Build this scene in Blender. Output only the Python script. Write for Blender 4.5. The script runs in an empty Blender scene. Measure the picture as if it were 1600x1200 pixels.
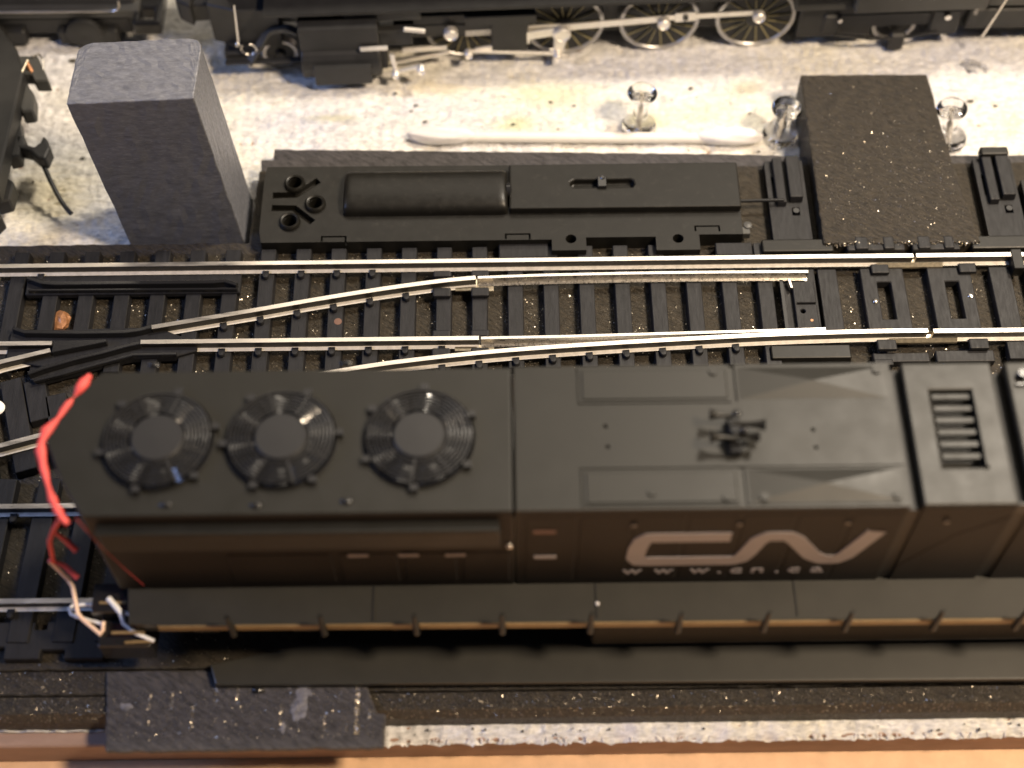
import bpy, bmesh, math, random
from mathutils import Vector, Matrix, noise
random.seed(7)
MM = 0.001
sc = bpy.context.scene
col = sc.collection
PI = math.pi
R = math.radians

# ------------------------------------------------------------------ camera
cd = bpy.data.cameras.new('camera'); cam = bpy.data.objects.new('camera', cd); col.objects.link(cam)
sc.camera = cam
cd.sensor_width = 36; cd.lens = 54.09
cd.clip_start = 0.01; cd.clip_end = 20
fwd = Vector((0.00300936, 0.5224899, -0.85264016)).normalized()
rgt = Vector((0.99992476, -0.01171182, -0.0036477)).normalized()
up = rgt.cross(fwd)
cm = Matrix((rgt, up, -fwd)).transposed().to_4x4()
cm.translation = Vector((-0.85164861, -147.86464124, 241.29716651)) * MM
cam.matrix_world = cm
cd.dof.use_dof = True
cd.dof.focus_distance = 0.281
cd.dof.aperture_fstop = 11.5

# ------------------------------------------------------------------ world and lamps
w = bpy.data.worlds.new('World'); sc.world = w; w.use_nodes = True
w.node_tree.nodes['Background'].inputs[0].default_value = (0.50, 0.52, 0.62, 1)
w.node_tree.nodes['Background'].inputs[1].default_value = 0.09
def area(name, loc, target, size, energy, color, size_y=None):
    l = bpy.data.lights.new(name, 'AREA'); l.energy = energy; l.color = color
    l.shape = 'RECTANGLE' if size_y else 'DISK'; l.size = size * MM
    if size_y: l.size_y = size_y * MM
    o = bpy.data.objects.new(name, l); col.objects.link(o)
    o.location = Vector(loc) * MM
    d = (Vector(target) - Vector(loc)).normalized()
    o.rotation_euler = d.to_track_quat('-Z', 'Y').to_euler()
    return o
area('ceiling_lamp', (230, 165, 470), (40, 70, 0), 80, 3.4, (1.0, 0.88, 0.72))
area('rear_fill', (110, 520, 620), (30, 40, 0), 820, 2.4, (1.0, 0.87, 0.70), 260)  # broad panel added behind the scene to brighten the rail reflections
area('screen_glow', (-420, -40, 260), (-40, 0, 0), 160, 0.95, (0.35, 0.5, 1.0))
area('desk_lamp', (240, -100, 400), (90, -75, 0), 70, 3.5, (1.0, 0.79, 0.56))
sc.view_settings.view_transform = 'Standard'; sc.view_settings.look = 'None'
sc.view_settings.exposure = -0.1; sc.view_settings.gamma = 1.0
sc.cycles.use_denoising = True
sc.cycles.max_bounces = 10
sc.cycles.transmission_bounces = 10

# ------------------------------------------------------------------ materials
MATS = {}
def mat(name, base, rough=0.5, metal=0.0, var=0.0, vscale=400, bump=0.0, bscale=1500, spec=0.5, diag=False,
        stretch=(1, 1, 1), rot=0.0, rvar=0.0, dust=0.0, dustcol=(0.35, 0.32, 0.28), coat=0.0, bdist=0.0002, dlo=.55, dhi=.8):
    m = bpy.data.materials.new(name); m.use_nodes = True
    nt = m.node_tree; N = nt.nodes; L = nt.links; b = N['Principled BSDF']
    b.inputs['Base Color'].default_value = (*base, 1); b.inputs['Roughness'].default_value = rough
    b.inputs['Metallic'].default_value = metal; b.inputs['Specular IOR Level'].default_value = spec
    b.inputs['Coat Weight'].default_value = coat
    tc = N.new('ShaderNodeTexCoord'); mp = N.new('ShaderNodeMapping')
    mp.inputs['Scale'].default_value = stretch; mp.inputs['Rotation'].default_value = (0, 0, rot)
    if diag: mp.vector_type = 'TEXTURE'
    geo = N.new('ShaderNodeNewGeometry'); L.new(geo.outputs['Position'], mp.inputs[0])
    def nz(scale, detail=4, rough_=0.6):
        t = N.new('ShaderNodeTexNoise'); t.inputs['Scale'].default_value = scale
        t.inputs['Detail'].default_value = detail; t.inputs['Roughness'].default_value = rough_
        L.new(mp.outputs[0], t.inputs['Vector']); return t
    colout = None
    if var > 0:
        t = nz(vscale); r = N.new('ShaderNodeValToRGB')
        r.color_ramp.elements[0].position = 0.3; r.color_ramp.elements[1].position = 0.7
        r.color_ramp.elements[0].color = (*[c * (1 - var) for c in base], 1)
        r.color_ramp.elements[1].color = (*[min(1, c * (1 + var)) for c in base], 1)
        L.new(t.outputs['Fac'], r.inputs[0]); colout = r.outputs[0]
    if dust > 0:
        t = nz(vscale * 2.3, 8, 0.75); r = N.new('ShaderNodeMapRange')
        r.inputs[1].default_value = dlo; r.inputs[2].default_value = dhi; r.inputs[4].default_value = dust
        L.new(t.outputs['Fac'], r.inputs[0])
        mx = N.new('ShaderNodeMixRGB'); mx.inputs[1].default_value = (*base, 1); mx.inputs[2].default_value = (*dustcol, 1)
        if colout: L.new(colout, mx.inputs[1])
        L.new(r.outputs[0], mx.inputs[0]); colout = mx.outputs[0]
    if colout: L.new(colout, b.inputs['Base Color'])
    if rvar > 0:
        t = nz(vscale * 1.7, 6); r = N.new('ShaderNodeMapRange')
        r.inputs[1].default_value = 0.3; r.inputs[2].default_value = 0.7
        r.inputs[3].default_value = max(0.05, rough - rvar); r.inputs[4].default_value = min(1, rough + rvar)
        L.new(t.outputs['Fac'], r.inputs[0]); L.new(r.outputs[0], b.inputs['Roughness'])
    if bump > 0:
        t = nz(bscale, 5, 0.65); bp = N.new('ShaderNodeBump'); bp.inputs['Strength'].default_value = bump
        bp.inputs['Distance'].default_value = bdist
        L.new(t.outputs['Fac'], bp.inputs['Height']); L.new(bp.outputs[0], b.inputs['Normal'])
    MATS[name] = m
    return m
foam = mat('black_foam', (0.025, 0.020, 0.0135), 0.48, spec=.45, diag=True, var=0.75, vscale=1500, bump=1.0, bdist=.0005, bscale=2600, stretch=(3.2, .8, 1), rot=R(-33), rvar=0.2, dust=0.55, dustcol=(0.13, 0.105, 0.075))
foam_edge = mat('worn_foam', (0.044, 0.041, 0.043), 0.55, spec=.45, diag=True, var=0.6, vscale=1500, bump=0.9, bdist=.0004, bscale=2600, stretch=(3.0, .8, 1), rot=R(-33), rvar=0.2, dust=0.35, dustcol=(0.12, 0.11, 0.11))
tie_m = mat('tie_plastic', (0.0105, 0.0105, 0.012), 0.55, spec=.3, var=0.3, vscale=600, bump=0.25, bscale=2500, stretch=(2.0, .35, 1), rvar=0.12, dust=0.12, dustcol=(0.12, 0.11, 0.10))
plastic = mat('black_plastic', (0.0085, 0.008, 0.0068), 0.40, spec=.27, var=0.15, vscale=300, bump=0.05, bscale=3000, rvar=0.06, dust=0.05)
gloss = mat('gloss_black', (0.012, 0.012, 0.013), 0.2, bump=0.04, bscale=900)
rail_m = mat('nickel_rail', (0.84, 0.78, 0.70), 0.36, 1.0, var=0.10, vscale=900, bump=0.05, bscale=2500, stretch=(.15, 1, 1), rvar=0.1)
rail_dk = mat('rail_web', (0.02, 0.017, 0.013), 0.5, 0.0, var=0.3, vscale=900)
foot_m = mat('rail_foot', (0.68, 0.64, 0.57), 0.5, 0.35, var=.15, vscale=900)  # pale and less metallic, in place of the reflection the head blocks
blade_web = mat('blade_web', (0.16, 0.15, 0.13), 0.25, 0.9)
chrome = mat('bright_steel', (0.78, 0.74, 0.68), 0.3, 1.0, var=0.1, vscale=1200, bump=0.08, bscale=1800, rvar=0.08)
joiner_m = mat('joiner_brass', (0.75, 0.66, 0.5), 0.35, 1.0, var=0.2, vscale=1500, bump=0.1)
loco_m = mat('loco_black', (0.010, 0.0095, 0.0075), 0.45, spec=.35, var=0.08, vscale=150, bump=0.03, bscale=2500, rvar=0.04)
walk_m = mat('walkway_black', (0.026, 0.025, 0.021), 0.4, spec=.5, var=.1, vscale=200, bump=.04, bscale=2500)
shaded_side = mat('shaded_side', (0.008, 0.006, 0.005), 0.52, spec=.18, var=0.15, vscale=120, bump=0.03, bscale=2500)  # hood black dulled and darkened to put shade on the side
groove_m = mat('dark_groove', (0.008, 0.008, 0.008), 0.6)
fan_m = mat('fan_plastic', (0.014, 0.014, 0.015), 0.42, spec=.45, bump=0.03, bscale=1200)
ring_m = mat('grille_wire', (0.02, 0.02, 0.021), 0.35)
blade_m = mat('fan_blade', (0.010, 0.011, 0.014), 0.17, spec=.6, coat=0.6)
yellow = mat('ochre_stripe', (0.21, 0.145, 0.065), 0.5, var=0.15, vscale=400)
pink = mat('white_print', (0.23, 0.215, 0.225), 0.5, var=0.05, vscale=400)
red = mat('red_paint', (0.62, 0.075, 0.065), 0.6, var=0.2, vscale=500, bump=0.4, bscale=1200)
shaded_red = mat('shaded_red_paint', (0.28, 0.03, 0.03), 0.6)  # the same red with shade put into the colour
cream = mat('cream_wire', (0.85, 0.62, 0.48), 0.35)
white_w = mat('white_wire', (0.8, 0.8, 0.8), 0.3)
block_m = mat('painted_block', (0.11, 0.115, 0.135), 0.42, spec=.9, var=0.22, vscale=900, bump=0.5, bscale=2600, stretch=(.4, 1.2, 1.2), rvar=0.15, dust=0.42, dlo=.5, dhi=.75, dustcol=(0.34, 0.34, 0.36))
swab_m = mat('cotton', (0.70, 0.68, 0.68), 0.9, var=0.06, vscale=600, bump=0.5, bscale=2500)
stick_m = mat('paper_stick', (0.72, 0.69, 0.65), 0.6, var=0.05, vscale=500)
board_m = mat('brown_board', (0.29, 0.19, 0.14), 0.7, var=0.2, vscale=250, bump=0.4, bscale=900, stretch=(.3, 1, 1), dust=0.3, dustcol=(0.55, 0.42, 0.34))
table_m = mat('tan_table', (0.64, 0.41, 0.24), 0.6, var=0.08, vscale=300, bump=0.15, bscale=1500)
steel_dk = mat('steam_black', (0.016, 0.016, 0.016), 0.5, var=0.2, vscale=300)
steam_gr = mat('steam_grey', (0.045, 0.045, 0.043), 0.5, var=0.1, vscale=200)
tyre_m = mat('tyre_steel', (0.5, 0.49, 0.48), 0.4, 0.9, var=.1)
spoke_m = mat('spoke_edge', (0.34, 0.30, 0.16), 0.45, .3)
rod_m = mat('rod_nickel', (0.86, 0.83, 0.78), 0.5, 0.85, var=.08)
copper = mat('copper_chip', (0.36, 0.17, 0.08), 0.35, 0.4, var=0.3, vscale=1500, bump=0.5)
rust = mat('rusty_dot', (0.13, 0.07, 0.05), 0.8)
smear = mat('pale_smear', (0.13, 0.13, 0.15), 0.5, var=0.4, vscale=1200, bump=0.3)
glint_m = mat('glint_fleck', (0.62, 0.56, 0.46), 0.28, 0.95)
crumb_m = mat('dark_crumb', (0.05, 0.045, 0.03), 0.7)

g = bpy.data.materials.new('clear_plastic'); g.use_nodes = True
b = g.node_tree.nodes['Principled BSDF']; b.inputs['Base Color'].default_value = (0.98, 0.98, 0.99, 1)
b.inputs['Transmission Weight'].default_value = 1; b.inputs['Roughness'].default_value = 0.03; b.inputs['IOR'].default_value = 1.36

def sheet_material():
    m = bpy.data.materials.new('white_sheet'); m.use_nodes = True
    nt = m.node_tree; N = nt.nodes; L = nt.links; b = N['Principled BSDF']
    b.inputs['Roughness'].default_value = 0.85; b.inputs['Specular IOR Level'].default_value = 0.2
    geo = N.new('ShaderNodeNewGeometry')
    def mapn(s):
        mp = N.new('ShaderNodeMapping'); mp.inputs['Scale'].default_value = s; L.new(geo.outputs['Position'], mp.inputs[0]); return mp
    def nz(mp, scale, detail, ro=0.6):
        t = N.new('ShaderNodeTexNoise'); t.inputs['Scale'].default_value = scale; t.inputs['Detail'].default_value = detail
        t.inputs['Roughness'].default_value = ro; L.new(mp.outputs[0], t.inputs['Vector']); return t
    fine = mapn((0.36, 1.2, 1)); broad = mapn((0.6, 1.0, 1))
    n1 = nz(broad, 45, 5); r1 = N.new('ShaderNodeValToRGB'); e = r1.color_ramp.elements
    e[0].position = 0.35; e[0].color = (0.80, 0.80, 0.84, 1); e[1].position = 0.5; e[1].color = (0.90, 0.88, 0.84, 1)
    x = e.new(0.66); x.color = (0.89, 0.85, 0.72, 1)
    L.new(n1.outputs['Fac'], r1.inputs[0])
    n2 = nz(fine, 620, 7, 0.72); r2 = N.new('ShaderNodeMapRange'); r2.inputs[1].default_value = 0.35; r2.inputs[2].default_value = 0.65
    r2.inputs[3].default_value = 0.80; r2.inputs[4].default_value = 1.08
    n2b = nz(fine, 1900, 3, 0.6); r2b = N.new('ShaderNodeMapRange'); r2b.inputs[1].default_value = 0.35; r2b.inputs[2].default_value = 0.62
    r2b.inputs[3].default_value = 0.74; r2b.inputs[4].default_value = 1.05; L.new(n2b.outputs['Fac'], r2b.inputs[0])
    mm = N.new('ShaderNodeMath'); mm.operation = 'MULTIPLY'
    L.new(n2.outputs['Fac'], r2.inputs[0]); L.new(r2.outputs[0], mm.inputs[0]); L.new(r2b.outputs[0], mm.inputs[1]); r2 = mm
    mu = N.new('ShaderNodeMixRGB'); mu.blend_type = 'MULTIPLY'; mu.inputs[0].default_value = 1  # shading between the fibres is multiplied into the sheet colour
    L.new(r1.outputs[0], mu.inputs[1]); L.new(r2.outputs[0], mu.inputs[2])
    cur = mu.outputs[0]
    def stain(cx, cy, rx, ry, c, amt):
        nonlocal cur
        vs = N.new('ShaderNodeVectorMath'); vs.operation = 'SUBTRACT'; vs.inputs[1].default_value = (cx * MM, cy * MM, -0.006)
        L.new(geo.outputs['Position'], vs.inputs[0])
        vm = N.new('ShaderNodeVectorMath'); vm.operation = 'MULTIPLY'; vm.inputs[1].default_value = (1 / (rx * MM), 1 / (ry * MM), 0)
        L.new(vs.outputs[0], vm.inputs[0])
        ln = N.new('ShaderNodeVectorMath'); ln.operation = 'LENGTH'; L.new(vm.outputs[0], ln.inputs[0])
        nn = nz(fine, 400, 4); ad = N.new('ShaderNodeMath'); ad.operation = 'MULTIPLY_ADD'; ad.inputs[1].default_value = 1.4; ad.inputs[2].default_value = -0.7
        L.new(nn.outputs['Fac'], ad.inputs[0]); s2 = N.new('ShaderNodeMath'); L.new(ln.outputs['Value'], s2.inputs[0]); L.new(ad.outputs[0], s2.inputs[1])
        mr = N.new('ShaderNodeMapRange'); mr.inputs[1].default_value = 0.2; mr.inputs[2].default_value = 1.0; mr.inputs[3].default_value = amt; mr.inputs[4].default_value = 0
        L.new(s2.outputs[0], mr.inputs[0])
        mx = N.new('ShaderNodeMixRGB'); mx.inputs[2].default_value = (*c, 1); L.new(mr.outputs[0], mx.inputs[0]); L.new(cur, mx.inputs[1]); cur = mx.outputs[0]
    stain(1.5, 68, 6, 3, (0.60, 0.64, 0.36), 0.6)
    stain(-16, 78, 13, 3, (0.74, 0.62, 0.34), 0.5)
    stain(-37, 70, 7, 1.6, (0.55, 0.53, 0.36), 0.7)
    stain(51, 77, 5, 3, (0.45, 0.42, 0.30), 0.7)
    stain(30, 68, 6, 3, (0.72, 0.68, 0.36), 0.6)
    stain(10, 76, 15, 5, (0.70, 0.68, 0.38), 0.45)
    stain(-95, 50, 12, 10, (0.72, 0.62, 0.36), 0.5)
    stain(18, -64, 2.5, 3, (0.62, 0.62, 0.78), 0.5)
    stain(34, -64, 2, 3, (0.62, 0.62, 0.78), 0.5)
    stain(42, -64, 3, 3, (0.62, 0.62, 0.75), 0.4)
    L.new(cur, b.inputs['Base Color'])
    n3 = nz(fine, 1300, 7, 0.75); bp = N.new('ShaderNodeBump'); bp.inputs['Strength'].default_value = 1.0; bp.inputs['Distance'].default_value = 0.0006
    L.new(n3.outputs['Fac'], bp.inputs['Height']); L.new(bp.outputs[0], b.inputs['Normal'])
    return m
sheet_m = sheet_material()

# ------------------------------------------------------------------ mesh builder (all sizes in millimetres)
ORG = {}
class MB:
    def __init__(s): s.v = []; s.f = []
    def add(s, vs, fs):
        n = len(s.v); s.v += [tuple(p) for p in vs]; s.f += [tuple(i + n for i in f) for f in fs]; return s
    def box(s, x0, x1, y0, y1, z0, z1, rz=0, tx=0, ty=0):
        vs = [(x0, y0, z0), (x1, y0, z0), (x1, y1, z0), (x0, y1, z0), (x0 + tx, y0 + ty, z1), (x1 - tx, y0 + ty, z1), (x1 - tx, y1 - ty, z1), (x0 + tx, y1 - ty, z1)]
        if rz:
            c = Vector(((x0 + x1) / 2, (y0 + y1) / 2, 0)); m = Matrix.Rotation(rz, 3, 'Z')
            vs = [tuple(m @ (Vector(p) - c) + c) for p in vs]
        return s.add(vs, [(0, 3, 2, 1), (4, 5, 6, 7), (0, 1, 5, 4), (1, 2, 6, 5), (2, 3, 7, 6), (3, 0, 4, 7)])
    def prism(s, poly, a0, a1, axis='z', inset=0):
        ar = sum(poly[i][0] * poly[(i + 1) % len(poly)][1] - poly[(i + 1) % len(poly)][0] * poly[i][1] for i in range(len(poly)))
        if ar < 0: poly = poly[::-1]
        n = len(poly)
        def P(p, a):
            if axis == 'z': return (p[0], p[1], a)
            if axis == 'y': return (p[0], a, p[1])
            return (a, p[0], p[1])
        lo, hi = (a0, a1)
        vs = [P(p, lo) for p in poly] + [P(p, hi) for p in poly]
        fs = [tuple(range(n))[::-1], tuple(range(n, 2 * n))] + [(i, (i + 1) % n, n + (i + 1) % n, n + i) for i in range(n)]
        if axis == 'y': fs = [f[::-1] for f in fs]
        return s.add(vs, fs)
    def lathe(s, prof, c=(0, 0, 0), ax=(0, 0, 1), n=24, cap=True):
        q = Vector(ax).normalized().to_track_quat('Z', 'X'); C = Vector(c); vs = []; fs = []
        for r, h in prof:
            for k in range(n):
                a = 2 * PI * k / n; vs.append(tuple(C + q @ Vector((r * math.cos(a), r * math.sin(a), h))))
        for j in range(len(prof) - 1):
            for k in range(n):
                k2 = (k + 1) % n; fs.append((j * n + k, j * n + k2, (j + 1) * n + k2, (j + 1) * n + k))
        if cap:
            if prof[0][0] > 1e-6: fs.append(tuple(range(n))[::-1])
            if prof[-1][0] > 1e-6: fs.append(tuple(range((len(prof) - 1) * n, len(prof) * n)))
        return s.add(vs, fs)
    def cyl(s, c, r, h, ax=(0, 0, 1), n=24): return s.lathe([(r, 0), (r, h)], c, ax, n)
    def ring(s, c, r0, r1, h, ax=(0, 0, 1), n=32):
        return s.lathe([(r0, 0), (r1, 0), (r1, h), (r0, h), (r0, 0)], c, ax, n, False)
    def tube(s, pts, r, n=8, close=False):
        pts = [Vector(p) for p in pts]; m = len(pts); vs = []; fs = []; prev = None
        for i, p in enumerate(pts):
            a = pts[(i - 1) % m] if (i or close) else p; b_ = pts[(i + 1) % m] if (i < m - 1 or close) else p
            t = (b_ - a).normalized()
            if prev is None: nrm = t.orthogonal().normalized()
            else: nrm = (prev - t * prev.dot(t)).normalized()
            prev = nrm; bn = t.cross(nrm); rr = r[i] if isinstance(r, (list, tuple)) else r
            for k in range(n):
                an = 2 * PI * k / n; vs.append(tuple(p + (nrm * math.cos(an) + bn * math.sin(an)) * rr))
        for i in range(m if close else m - 1):
            j = (i + 1) % m
            for k in range(n): fs.append((i * n + k, i * n + (k + 1) % n, j * n + (k + 1) % n, j * n + k))
        if not close: fs += [tuple(range(n))[::-1], tuple(range((m - 1) * n, m * n))]
        return s.add(vs, fs)
    def sweep(s, prof, path, z=0):
        "profile of (sideways, height) swept along a flat path"
        n = len(prof); m = len(path); vs = []; fs = []
        for i, p in enumerate(path):
            a = Vector(path[max(0, i - 1)][:2]); b_ = Vector(path[min(m - 1, i + 1)][:2]); t = (b_ - a).normalized(); q = Vector((-t.y, t.x))
            for u, h in prof: vs.append((p[0] + q.x * u, p[1] + q.y * u, z + h + (p[2] if len(p) > 2 else 0)))
        for i in range(m - 1):
            for k in range(n): fs.append((i * n + k, (i + 1) * n + k, (i + 1) * n + (k + 1) % n, i * n + (k + 1) % n))
        fs += [tuple(range(n)), tuple(range((m - 1) * n, m * n))[::-1]]
        return s.add(vs, fs)
    def blob(s, c, r, n=2, seed=0, sx=1, sy=1, sz=1, amp=0.3):
        bm = bmesh.new(); bmesh.ops.create_icosphere(bm, subdivisions=n, radius=1)
        vs = []
        for v in bm.verts:
            k = 1 + amp * noise.noise(v.co * 1.7 + Vector((seed * 3.1, seed, 0)))
            vs.append((c[0] + v.co.x * r * sx * k, c[1] + v.co.y * r * sy * k, c[2] + v.co.z * r * sz * k))
        fs = [tuple(v.index for v in f.verts) for f in bm.faces]; bm.free()
        return s.add(vs, fs)
    def mesh(s, name, m, org):
        me = bpy.data.meshes.new(name)
        me.from_pydata([((p[0] - org[0]) * MM, (p[1] - org[1]) * MM, (p[2] - org[2]) * MM) for p in s.v], [], s.f)
        if isinstance(m, (list, tuple)):
            for q in m: me.materials.append(q)
        else: me.materials.append(m)
        return me
    def build(s, name, m, parent=None, bevel=0.0, smooth=None, org=None, seg=1, kind=None, cuts=None):
        w_ = ORG.get(parent.name, (0, 0, 0)) if parent else (0, 0, 0)
        org = org or w_
        me = s.mesh(name, m, org)
        if cuts: me = boolcut(me, cuts.mesh('cut', m, org))
        bm = bmesh.new(); bm.from_mesh(me); bmesh.ops.recalc_face_normals(bm, faces=bm.faces)
        if smooth is not None:
            for e in bm.edges:
                e.smooth = len(e.link_faces) == 2 and e.calc_face_angle(3.0) < R(smooth)
            for f in bm.faces: f.smooth = True
        bm.to_mesh(me); bm.free()
        o = bpy.data.objects.new(name, me); col.objects.link(o)
        o.location = Vector(org) * MM
        if parent: o.parent = parent; o.location = (Vector(org) - Vector(w_)) * MM
        ORG[o.name] = org
        if bevel:
            bv = o.modifiers.new('bevel', 'BEVEL'); bv.width = bevel * MM; bv.segments = seg; bv.limit_method = 'ANGLE'; bv.angle_limit = R(35)
        if kind: o['kind'] = kind
        return o
def boolcut(me, cut):
    a = bpy.data.objects.new('a', me); b_ = bpy.data.objects.new('b', cut)
    for m_ in (me, cut):
        # booleans are done at a hundred times the size, where they are numerically safe
        bm = bmesh.new(); bm.from_mesh(m_); bmesh.ops.scale(bm, vec=(100, 100, 100), verts=bm.verts); bmesh.ops.recalc_face_normals(bm, faces=bm.faces); bm.to_mesh(m_); bm.free()
    col.objects.link(a); col.objects.link(b_)
    md = a.modifiers.new('x', 'BOOLEAN'); md.operation = 'DIFFERENCE'; md.object = b_; md.solver = 'EXACT'; md.use_self = True
    dg = bpy.context.evaluated_depsgraph_get()
    r = bpy.data.meshes.new_from_object(a.evaluated_get(dg))
    bpy.data.objects.remove(a); bpy.data.objects.remove(b_)
    bm = bmesh.new(); bm.from_mesh(r); bmesh.ops.scale(bm, vec=(.01, .01, .01), verts=bm.verts); bm.to_mesh(r); bm.free()
    return r
def tag(o, label=None, cat=None, group=None, kind=None):
    if label: o['label'] = label
    if cat: o['category'] = cat
    if group: o['group'] = group
    if kind: o['kind'] = kind
    return o
def thing(name, label, cat, loc=(0, 0, 0), group=None, rz=0):
    o = bpy.data.objects.new(name, None); col.objects.link(o); o.location = Vector(loc) * MM; o.empty_display_size = 0.003
    o.rotation_euler = (0, 0, rz)
    ORG[o.name] = loc
    return tag(o, label, cat, group)
def dup(o, parent=None, loc=None, keep_local=False):
    c = o.copy(); col.objects.link(c)
    if parent: c.parent = parent
    if loc is not None: c.location = loc
    for ch in list(o.children): dup(ch, c)
    return c
def smooth_path(pts, k=6):
    out = []
    for i in range(len(pts) - 1):
        p0 = Vector(pts[max(0, i - 1)]); p1 = Vector(pts[i]); p2 = Vector(pts[i + 1]); p3 = Vector(pts[min(len(pts) - 1, i + 2)])
        for j in range(k):
            t = j / k
            out.append(tuple(0.5 * ((2 * p1) + (p2 - p0) * t + (2 * p0 - 5 * p1 + 4 * p2 - p3) * t * t + (3 * p1 - p0 - 3 * p2 + p3) * t ** 3)))
    out.append(tuple(pts[-1])); return out

# ------------------------------------------------------------------ setting
t = MB()
NX, NY = 60, 20
t.box(-900, 900, -900, 900, -30, -14.3)
tag(t.build('tabletop', table_m), kind='structure')
t = MB(); t.box(-260, 260, -65.2, 300, -15, -6.6)
o = t.build('baseboard', board_m, bevel=0.3); tag(o, kind='structure')
def sheet():
    m = MB(); nx, ny = 700, 520
    x0, x1, y0, y1 = -135, 135, -65.6, 150
    for j in range(ny + 1):
        for i in range(nx + 1):
            x = x0 + (x1 - x0) * i / nx; y = y0 + (y1 - y0) * j / ny
            if j == 0: y += 0.55 * noise.noise(Vector((x * 0.35, 3, 0))) + .45 * noise.noise(Vector((x * 1.3, 9, 0))) ** 2 * -2.2 + 0.25 * noise.noise(Vector((x * 3.9, 7, 0)))
            if x < -66.5: y = max(y, -62.9)
            h = 0.30 * noise.fractal(Vector((x * 0.16, y * 0.5, 0)), 1.0, 2.0, 4) + 0.52 * noise.ridged_multi_fractal(Vector((x * 0.42, y * 1.2, 5)), 1.0, 2.1, 4, 1.0, 2.0) - .65 + 0.10 * noise.noise(Vector((x * 1.6, y * 3.2, 5)))
            if j < 3: h -= 0.25 * (3 - j)
            m.v.append((x, y, -6 + h))
    for j in range(ny):
        for i in range(nx):
            a = j * (nx + 1) + i; m.f.append((a, a + 1, a + nx + 2, a + nx + 1))
    return m
o = sheet().build('white_sheet', sheet_m, smooth=80); tag(o, kind='structure')
# loose fibres along the ragged front edge of the sheet
t = MB()
for i in range(46):
    x = random.uniform(-20, 100); y = -65.3; L_ = random.uniform(.4, 1.6); a = random.uniform(-2.8, -0.3)
    t.tube([(x, y + .4, -6.1), (x + L_ * .5 * math.cos(a), y - .15 + L_ * .2 * math.sin(a), -6.4), (x + L_ * math.cos(a), y - .1, -6.4 - L_ * .45)], [0.12, .08, .03], 5)
tag(t.build('paper_fibres', swab_m), kind='stuff')

# foam roadbed under the tracks
rb = thing('foam_roadbed', 'long black textured foam roadbed carrying both model tracks', 'roadbed', (0, 0, -6))
def rough_poly(p, step=1.5, amp=0.12, seed=0):
    out = []
    for i in range(len(p)):
        a = Vector(p[i]); b_ = Vector(p[(i + 1) % len(p)]); n = max(1, int((b_ - a).length / step)); q = (b_ - a).normalized(); q = Vector((-q.y, q.x))
        for k in range(n):
            c = a + (b_ - a) * k / n
            if k: c += q * amp * noise.noise(Vector((c.x * .8 + seed, c.y * .8, seed)))*2
            out.append((c.x, c.y))
    return out
top = [(-130, -54.3), (130, -54.3), (130, 51.0), (-50.3, 51.0), (-50.9, 33.0), (-130, 33.2)]
MB().prism(rough_poly(top), -6, 0).build('upper_layer', foam, rb, bevel=0.2)
MB().prism(rough_poly([(-49.9, 51.0), (130, 51.0), (130, 53.2), (57, 53.6), (-50.2, 54.3)], seed=4), -6, -0.5).build('rear_ledge', foam_edge, rb, bevel=0.15)
MB().prism(rough_poly([(-47.9, 54.3), (57.6, 53.6), (57, 54.2), (44, 54.9), (-47.8, 57.5)], seed=2), -6, -1.0).build('rear_strip', foam_edge, rb, bevel=0.15)
MB().prism(rough_poly([(-130, -58.4), (130, -58.4), (130, -54.3), (-130, -54.3)], seed=8), -6, -0.9).build('front_ledge', foam, rb, bevel=0.15)
t = MB(); t.prism([(-58.7, -6.0), (-58.7, -1.0), (-61.5, -1.3), (-62.4, -3.2), (-62.6, -6.0)], -130, 130, axis='x')
t.build('front_shoulder', foam, rb, bevel=0.1)
# flecks added to stand in for glints on the foam surface
t = MB(); octf = [(0, 2, 4), (2, 1, 4), (1, 3, 4), (3, 0, 4), (2, 0, 5), (1, 2, 5), (3, 1, 5), (0, 3, 5)]
def fleck(x, y, z, r):
    e = Matrix.Rotation(random.uniform(0, 6), 3, 'X') @ Matrix.Rotation(random.uniform(0, 6), 3, 'Z')
    vs = [e @ Vector(q) * r for q in ((1, 0, 0), (-1, 0, 0), (0, 1, 0), (0, -1, 0), (0, 0, 1), (0, 0, -1))]
    t.add([(x + q.x, y + q.y, z + q.z) for q in vs], octf)
for i in range(9000):
    x = random.uniform(-100, 102); y = random.uniform(1, 30)
    if noise.noise(Vector((x * .35, y * .35, 1))) < -0.12: continue
    fleck(x, y, 0.0, random.uniform(.05, .17))
for i in range(2400):
    fleck(random.uniform(-98, 100), random.uniform(-58, -54.5), -0.9, random.uniform(.04, .11))
for i in range(3600):
    y = random.uniform(-62.3, -58.8); z = -1.0 if y > -59 else (-1.0 - (abs(y) - 58.7) * .11 if y > -61.5 else -1.3 - (abs(y) - 61.5) * 2.1)
    fleck(random.uniform(-98, 100), y, z, random.uniform(.04, .11))
for i in range(1200): fleck(random.uniform(-98, -45), random.uniform(-54, -4), 0, random.uniform(.05, .14))
t.build('glint_fleck', glint_m, rb, kind='stuff')

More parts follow.
